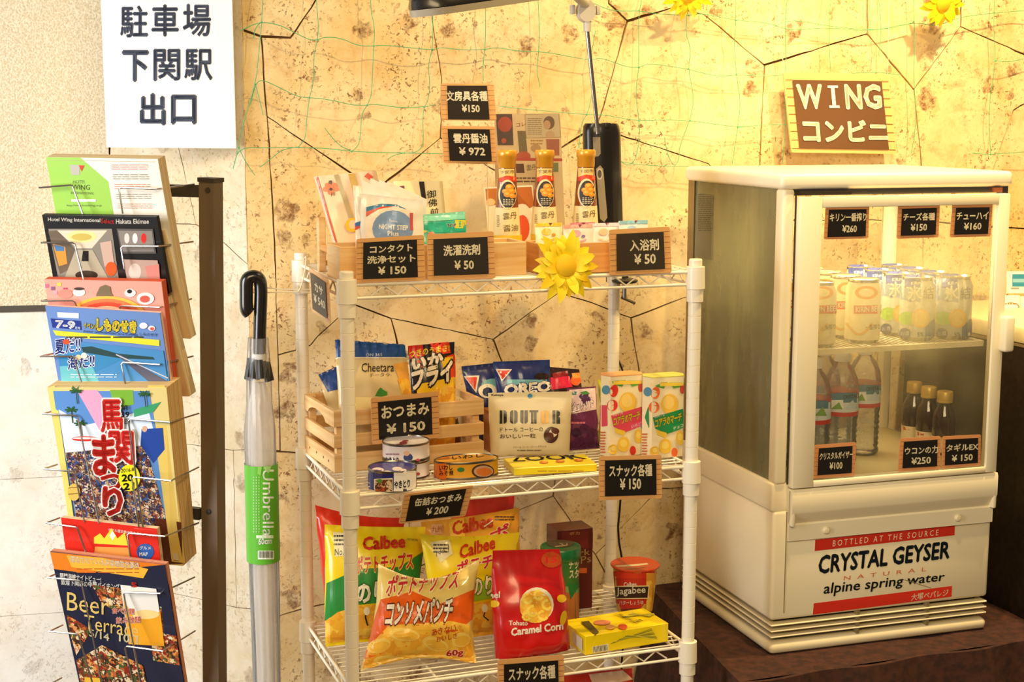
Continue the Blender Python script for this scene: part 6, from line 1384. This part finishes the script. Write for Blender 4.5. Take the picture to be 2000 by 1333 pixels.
def br5(A):
    A.poly([(104, 764), (292, 764), (345, 1085), (150, 1085)], '#5A8AC8'); A.poly([(115, 800), (170, 830), (290, 800), (310, 880), (130, 900)], '#D8E4F0'); A.poly([(150, 762), (190, 762), (240, 830), (200, 850)], '#E0A0C0'); A.poly([(215, 762), (260, 762), (262, 790), (225, 800)], '#7AAE3A'); A.poly([(262, 800), (315, 785), (300, 805), (262, 815)], '#3E9A6A')
    A.poly([(128, 882), (285, 870), (345, 1085), (150, 1030), (150, 1085), (148, 1000)], CROWD); A.poly([(277, 838), (318, 836), (322, 878), (300, 905), (275, 870)], '#26489A'); A.ell(283, 838, 5, 6, '#D8A888')
    A.ell(166, 857, 25, 5, '#D8302A'); A.ell(166, 856, 24, 2, '#EEE0D8'); A.poly([(128, 870), (190, 862), (192, 878), (130, 884)], '#E8ECF0')
    for x, y in ((140, 800), (158, 826), (150, 762), (284, 768)): A.line([(x, y), (x + 3, y + 26)], 2, '#3A4A2A'); [A.line([(x, y), (x + 12 * math.cos(a), y + 7 * math.sin(a))], 3, '#2E5A2E') for a in (0, .7, 2.4, 3.1, 4, 5.2)]
    A.ell(147, 960, 12, 17, '#D8B458'); A.line([(136, 952), (158, 950)], 1.2, '#5A3A1A'); A.line([(136, 964), (159, 962)], 1.2, '#5A3A1A')
    A.poly([(92, 757), (108, 757), (158, 1090), (140, 1090)], '#E6CE6A'); A.poly([(290, 757), (323, 757), (358, 1100), (338, 1095)], '#DDBE62')
    A.poly([(305, 1010), (350, 1020), (358, 1106), (318, 1100)], '#5A2A1C')
    RED = '#CC2A22'
    for s_, x0, y0, x1, y1 in (('馬', 198, 843, 240, 781), ('関', 216, 905, 262, 842), ('ま', 184, 925, 226, 850), ('つ', 200, 955, 240, 925), ('り', 204, 1004, 240, 950)):
        A.tq(s_, [(x0, y1), (x1, y1), (x1 + 3, y0), (x0 + 3, y0)], RED, .05, ol=('#F4EEE4', .05))
    A.t('第', 241, 800, 253, 800, 11, '#1A1A1E', .02); A.t('39', 240, 813, 256, 813, 11, '#1A1A1E', .03); A.t('回', 246, 826, 257, 826, 10, '#1A1A1E', .02)
    A.ell(256, 931, 21, 26, '#E8DC1E'); A.t('2016.8', 240, 921, 265, 918, 7, '#1E1E14', .03); A.t('20', 242, 938, 263, 937, 13, '#1E1E14', .05); A.t('21', 245, 955, 265, 953, 13, '#1E1E14', .05)
    A.poly([(340, 1078), (352, 1079), (353, 1092), (342, 1091)], '#D8C8A8')
brochure('thick festival magazine with red brush lettering, in the middle of the rack', (341, 822), [(92, 757), (325, 758), (358, 1106), (148, 1001 + 90)], .034, '#DCC882', br5, off=-.008, page='#E8C88A', side2='#C09050')
def br6(A):
    A.t('ホテル宿泊者の為のグルメマップ', 212, 1038, 302, 1050, 6, '#F6E8DC', .02)
    A.poly([(184, 1050), (196, 1042), (204, 1052), (218, 1032), (230, 1052), (244, 1040), (250, 1066), (184, 1062)], '#E8D23A'); A.poly([(214, 1046), (220, 1038), (226, 1046), (220, 1056)], '#F4F0E0')
    A.poly([(186, 1068), (250, 1070), (256, 1084), (240, 1120), (190, 1120), (184, 1084)], '#E89A4A')
    A.ell(284, 1078, 17, 16, '#2A5AA0'); A.t('グルメ', 273, 1074, 295, 1074, 7, '#F4F0E8', .02); A.t('MAP', 273, 1086, 289, 1086, 7, '#F4F0E8', .03)
brochure('red gourmet map leaflet with a yellow crown, below the festival magazine', (331, 1044), [(119, 1012), (306, 1034), (330, 1240), (150, 1230)], .006, '#D82A1E', br6, off=-.006)
def br7(A):
    A.poly([(97, 1077), (322, 1104), (330, 1140), (106, 1112)], '#E07A20'); A.poly([(130, 1085), (200, 1090), (290, 1112), (280, 1130), (140, 1108)], '#EDAE3A')
    A.t('宿泊されているお客様限定優待', 137, 1098, 272, 1112, 13, '#F4E4C0', .02, ol=('#B83A1A', .03)); A.scr(150, 1108, 272, 1122, 2, '#B85A1A', .25)
    A.poly([(106, 1112), (330, 1140), (366, 1345), (160, 1345)], '#1E2238')
    A.t('関門海峡ナイトビュー!', 118, 1130, 198, 1138, 11, '#F0EADC', .02); A.t('敦煌下関店の中華バイキング', 120, 1142, 234, 1152, 11, '#F0EADC', .02)
    for q in ([(180, 1142), (240, 1150), (244, 1200), (200, 1180)], [(130, 1200), (180, 1230), (150, 1280), (138, 1240)], [(150, 1290), (200, 1260), (280, 1300), (290, 1345), (160, 1345)], [(290, 1180), (338, 1190), (352, 1300), (300, 1290)]): A.poly(q, FOOD)
    A.poly([(236, 1142), (306, 1150), (322, 1262), (252, 1258)], '#E8E2D8'); A.poly([(242, 1170), (262, 1205), (314, 1195), (322, 1262), (252, 1258)], '#EBA224'); A.ell(286, 1200, 26, 9, '#F2D08A')
    A.t('Beer', 132, 1192, 214, 1202, 36, '#D8B868', .0); A.t('Terrace', 166, 1228, 272, 1246, 28, '#D8B868', .0); A.t('5/14', 176, 1242, 214, 1252, 14, '#E8DCB0', .02); A.t('10/1', 234, 1252, 270, 1258, 16, '#E8DCB0', .02)
    A.t('食べ放題', 220, 1198, 264, 1200, 12, '#D8502A', .02, ol=('#F4EEE0', .04)); A.t('飲み放題', 228, 1218, 276, 1216, 13, '#D8502A', .02, ol=('#F4EEE0', .04)); A.t('5', 258, 1146, 268, 1147, 9, '#D82A1E', .04)
    A.poly([(166, 1322), (196, 1324), (200, 1345), (170, 1345)], '#E8B83A')
brochure('orange-topped beer terrace leaflet with a glass of beer, lowest on the rack', (322, 1155), [(98, 1078), (322, 1104), (376, 1440), (176, 1430)], .008, '#20243A', br7, off=-.006, page='#B05A3A', side2='#D8A080')
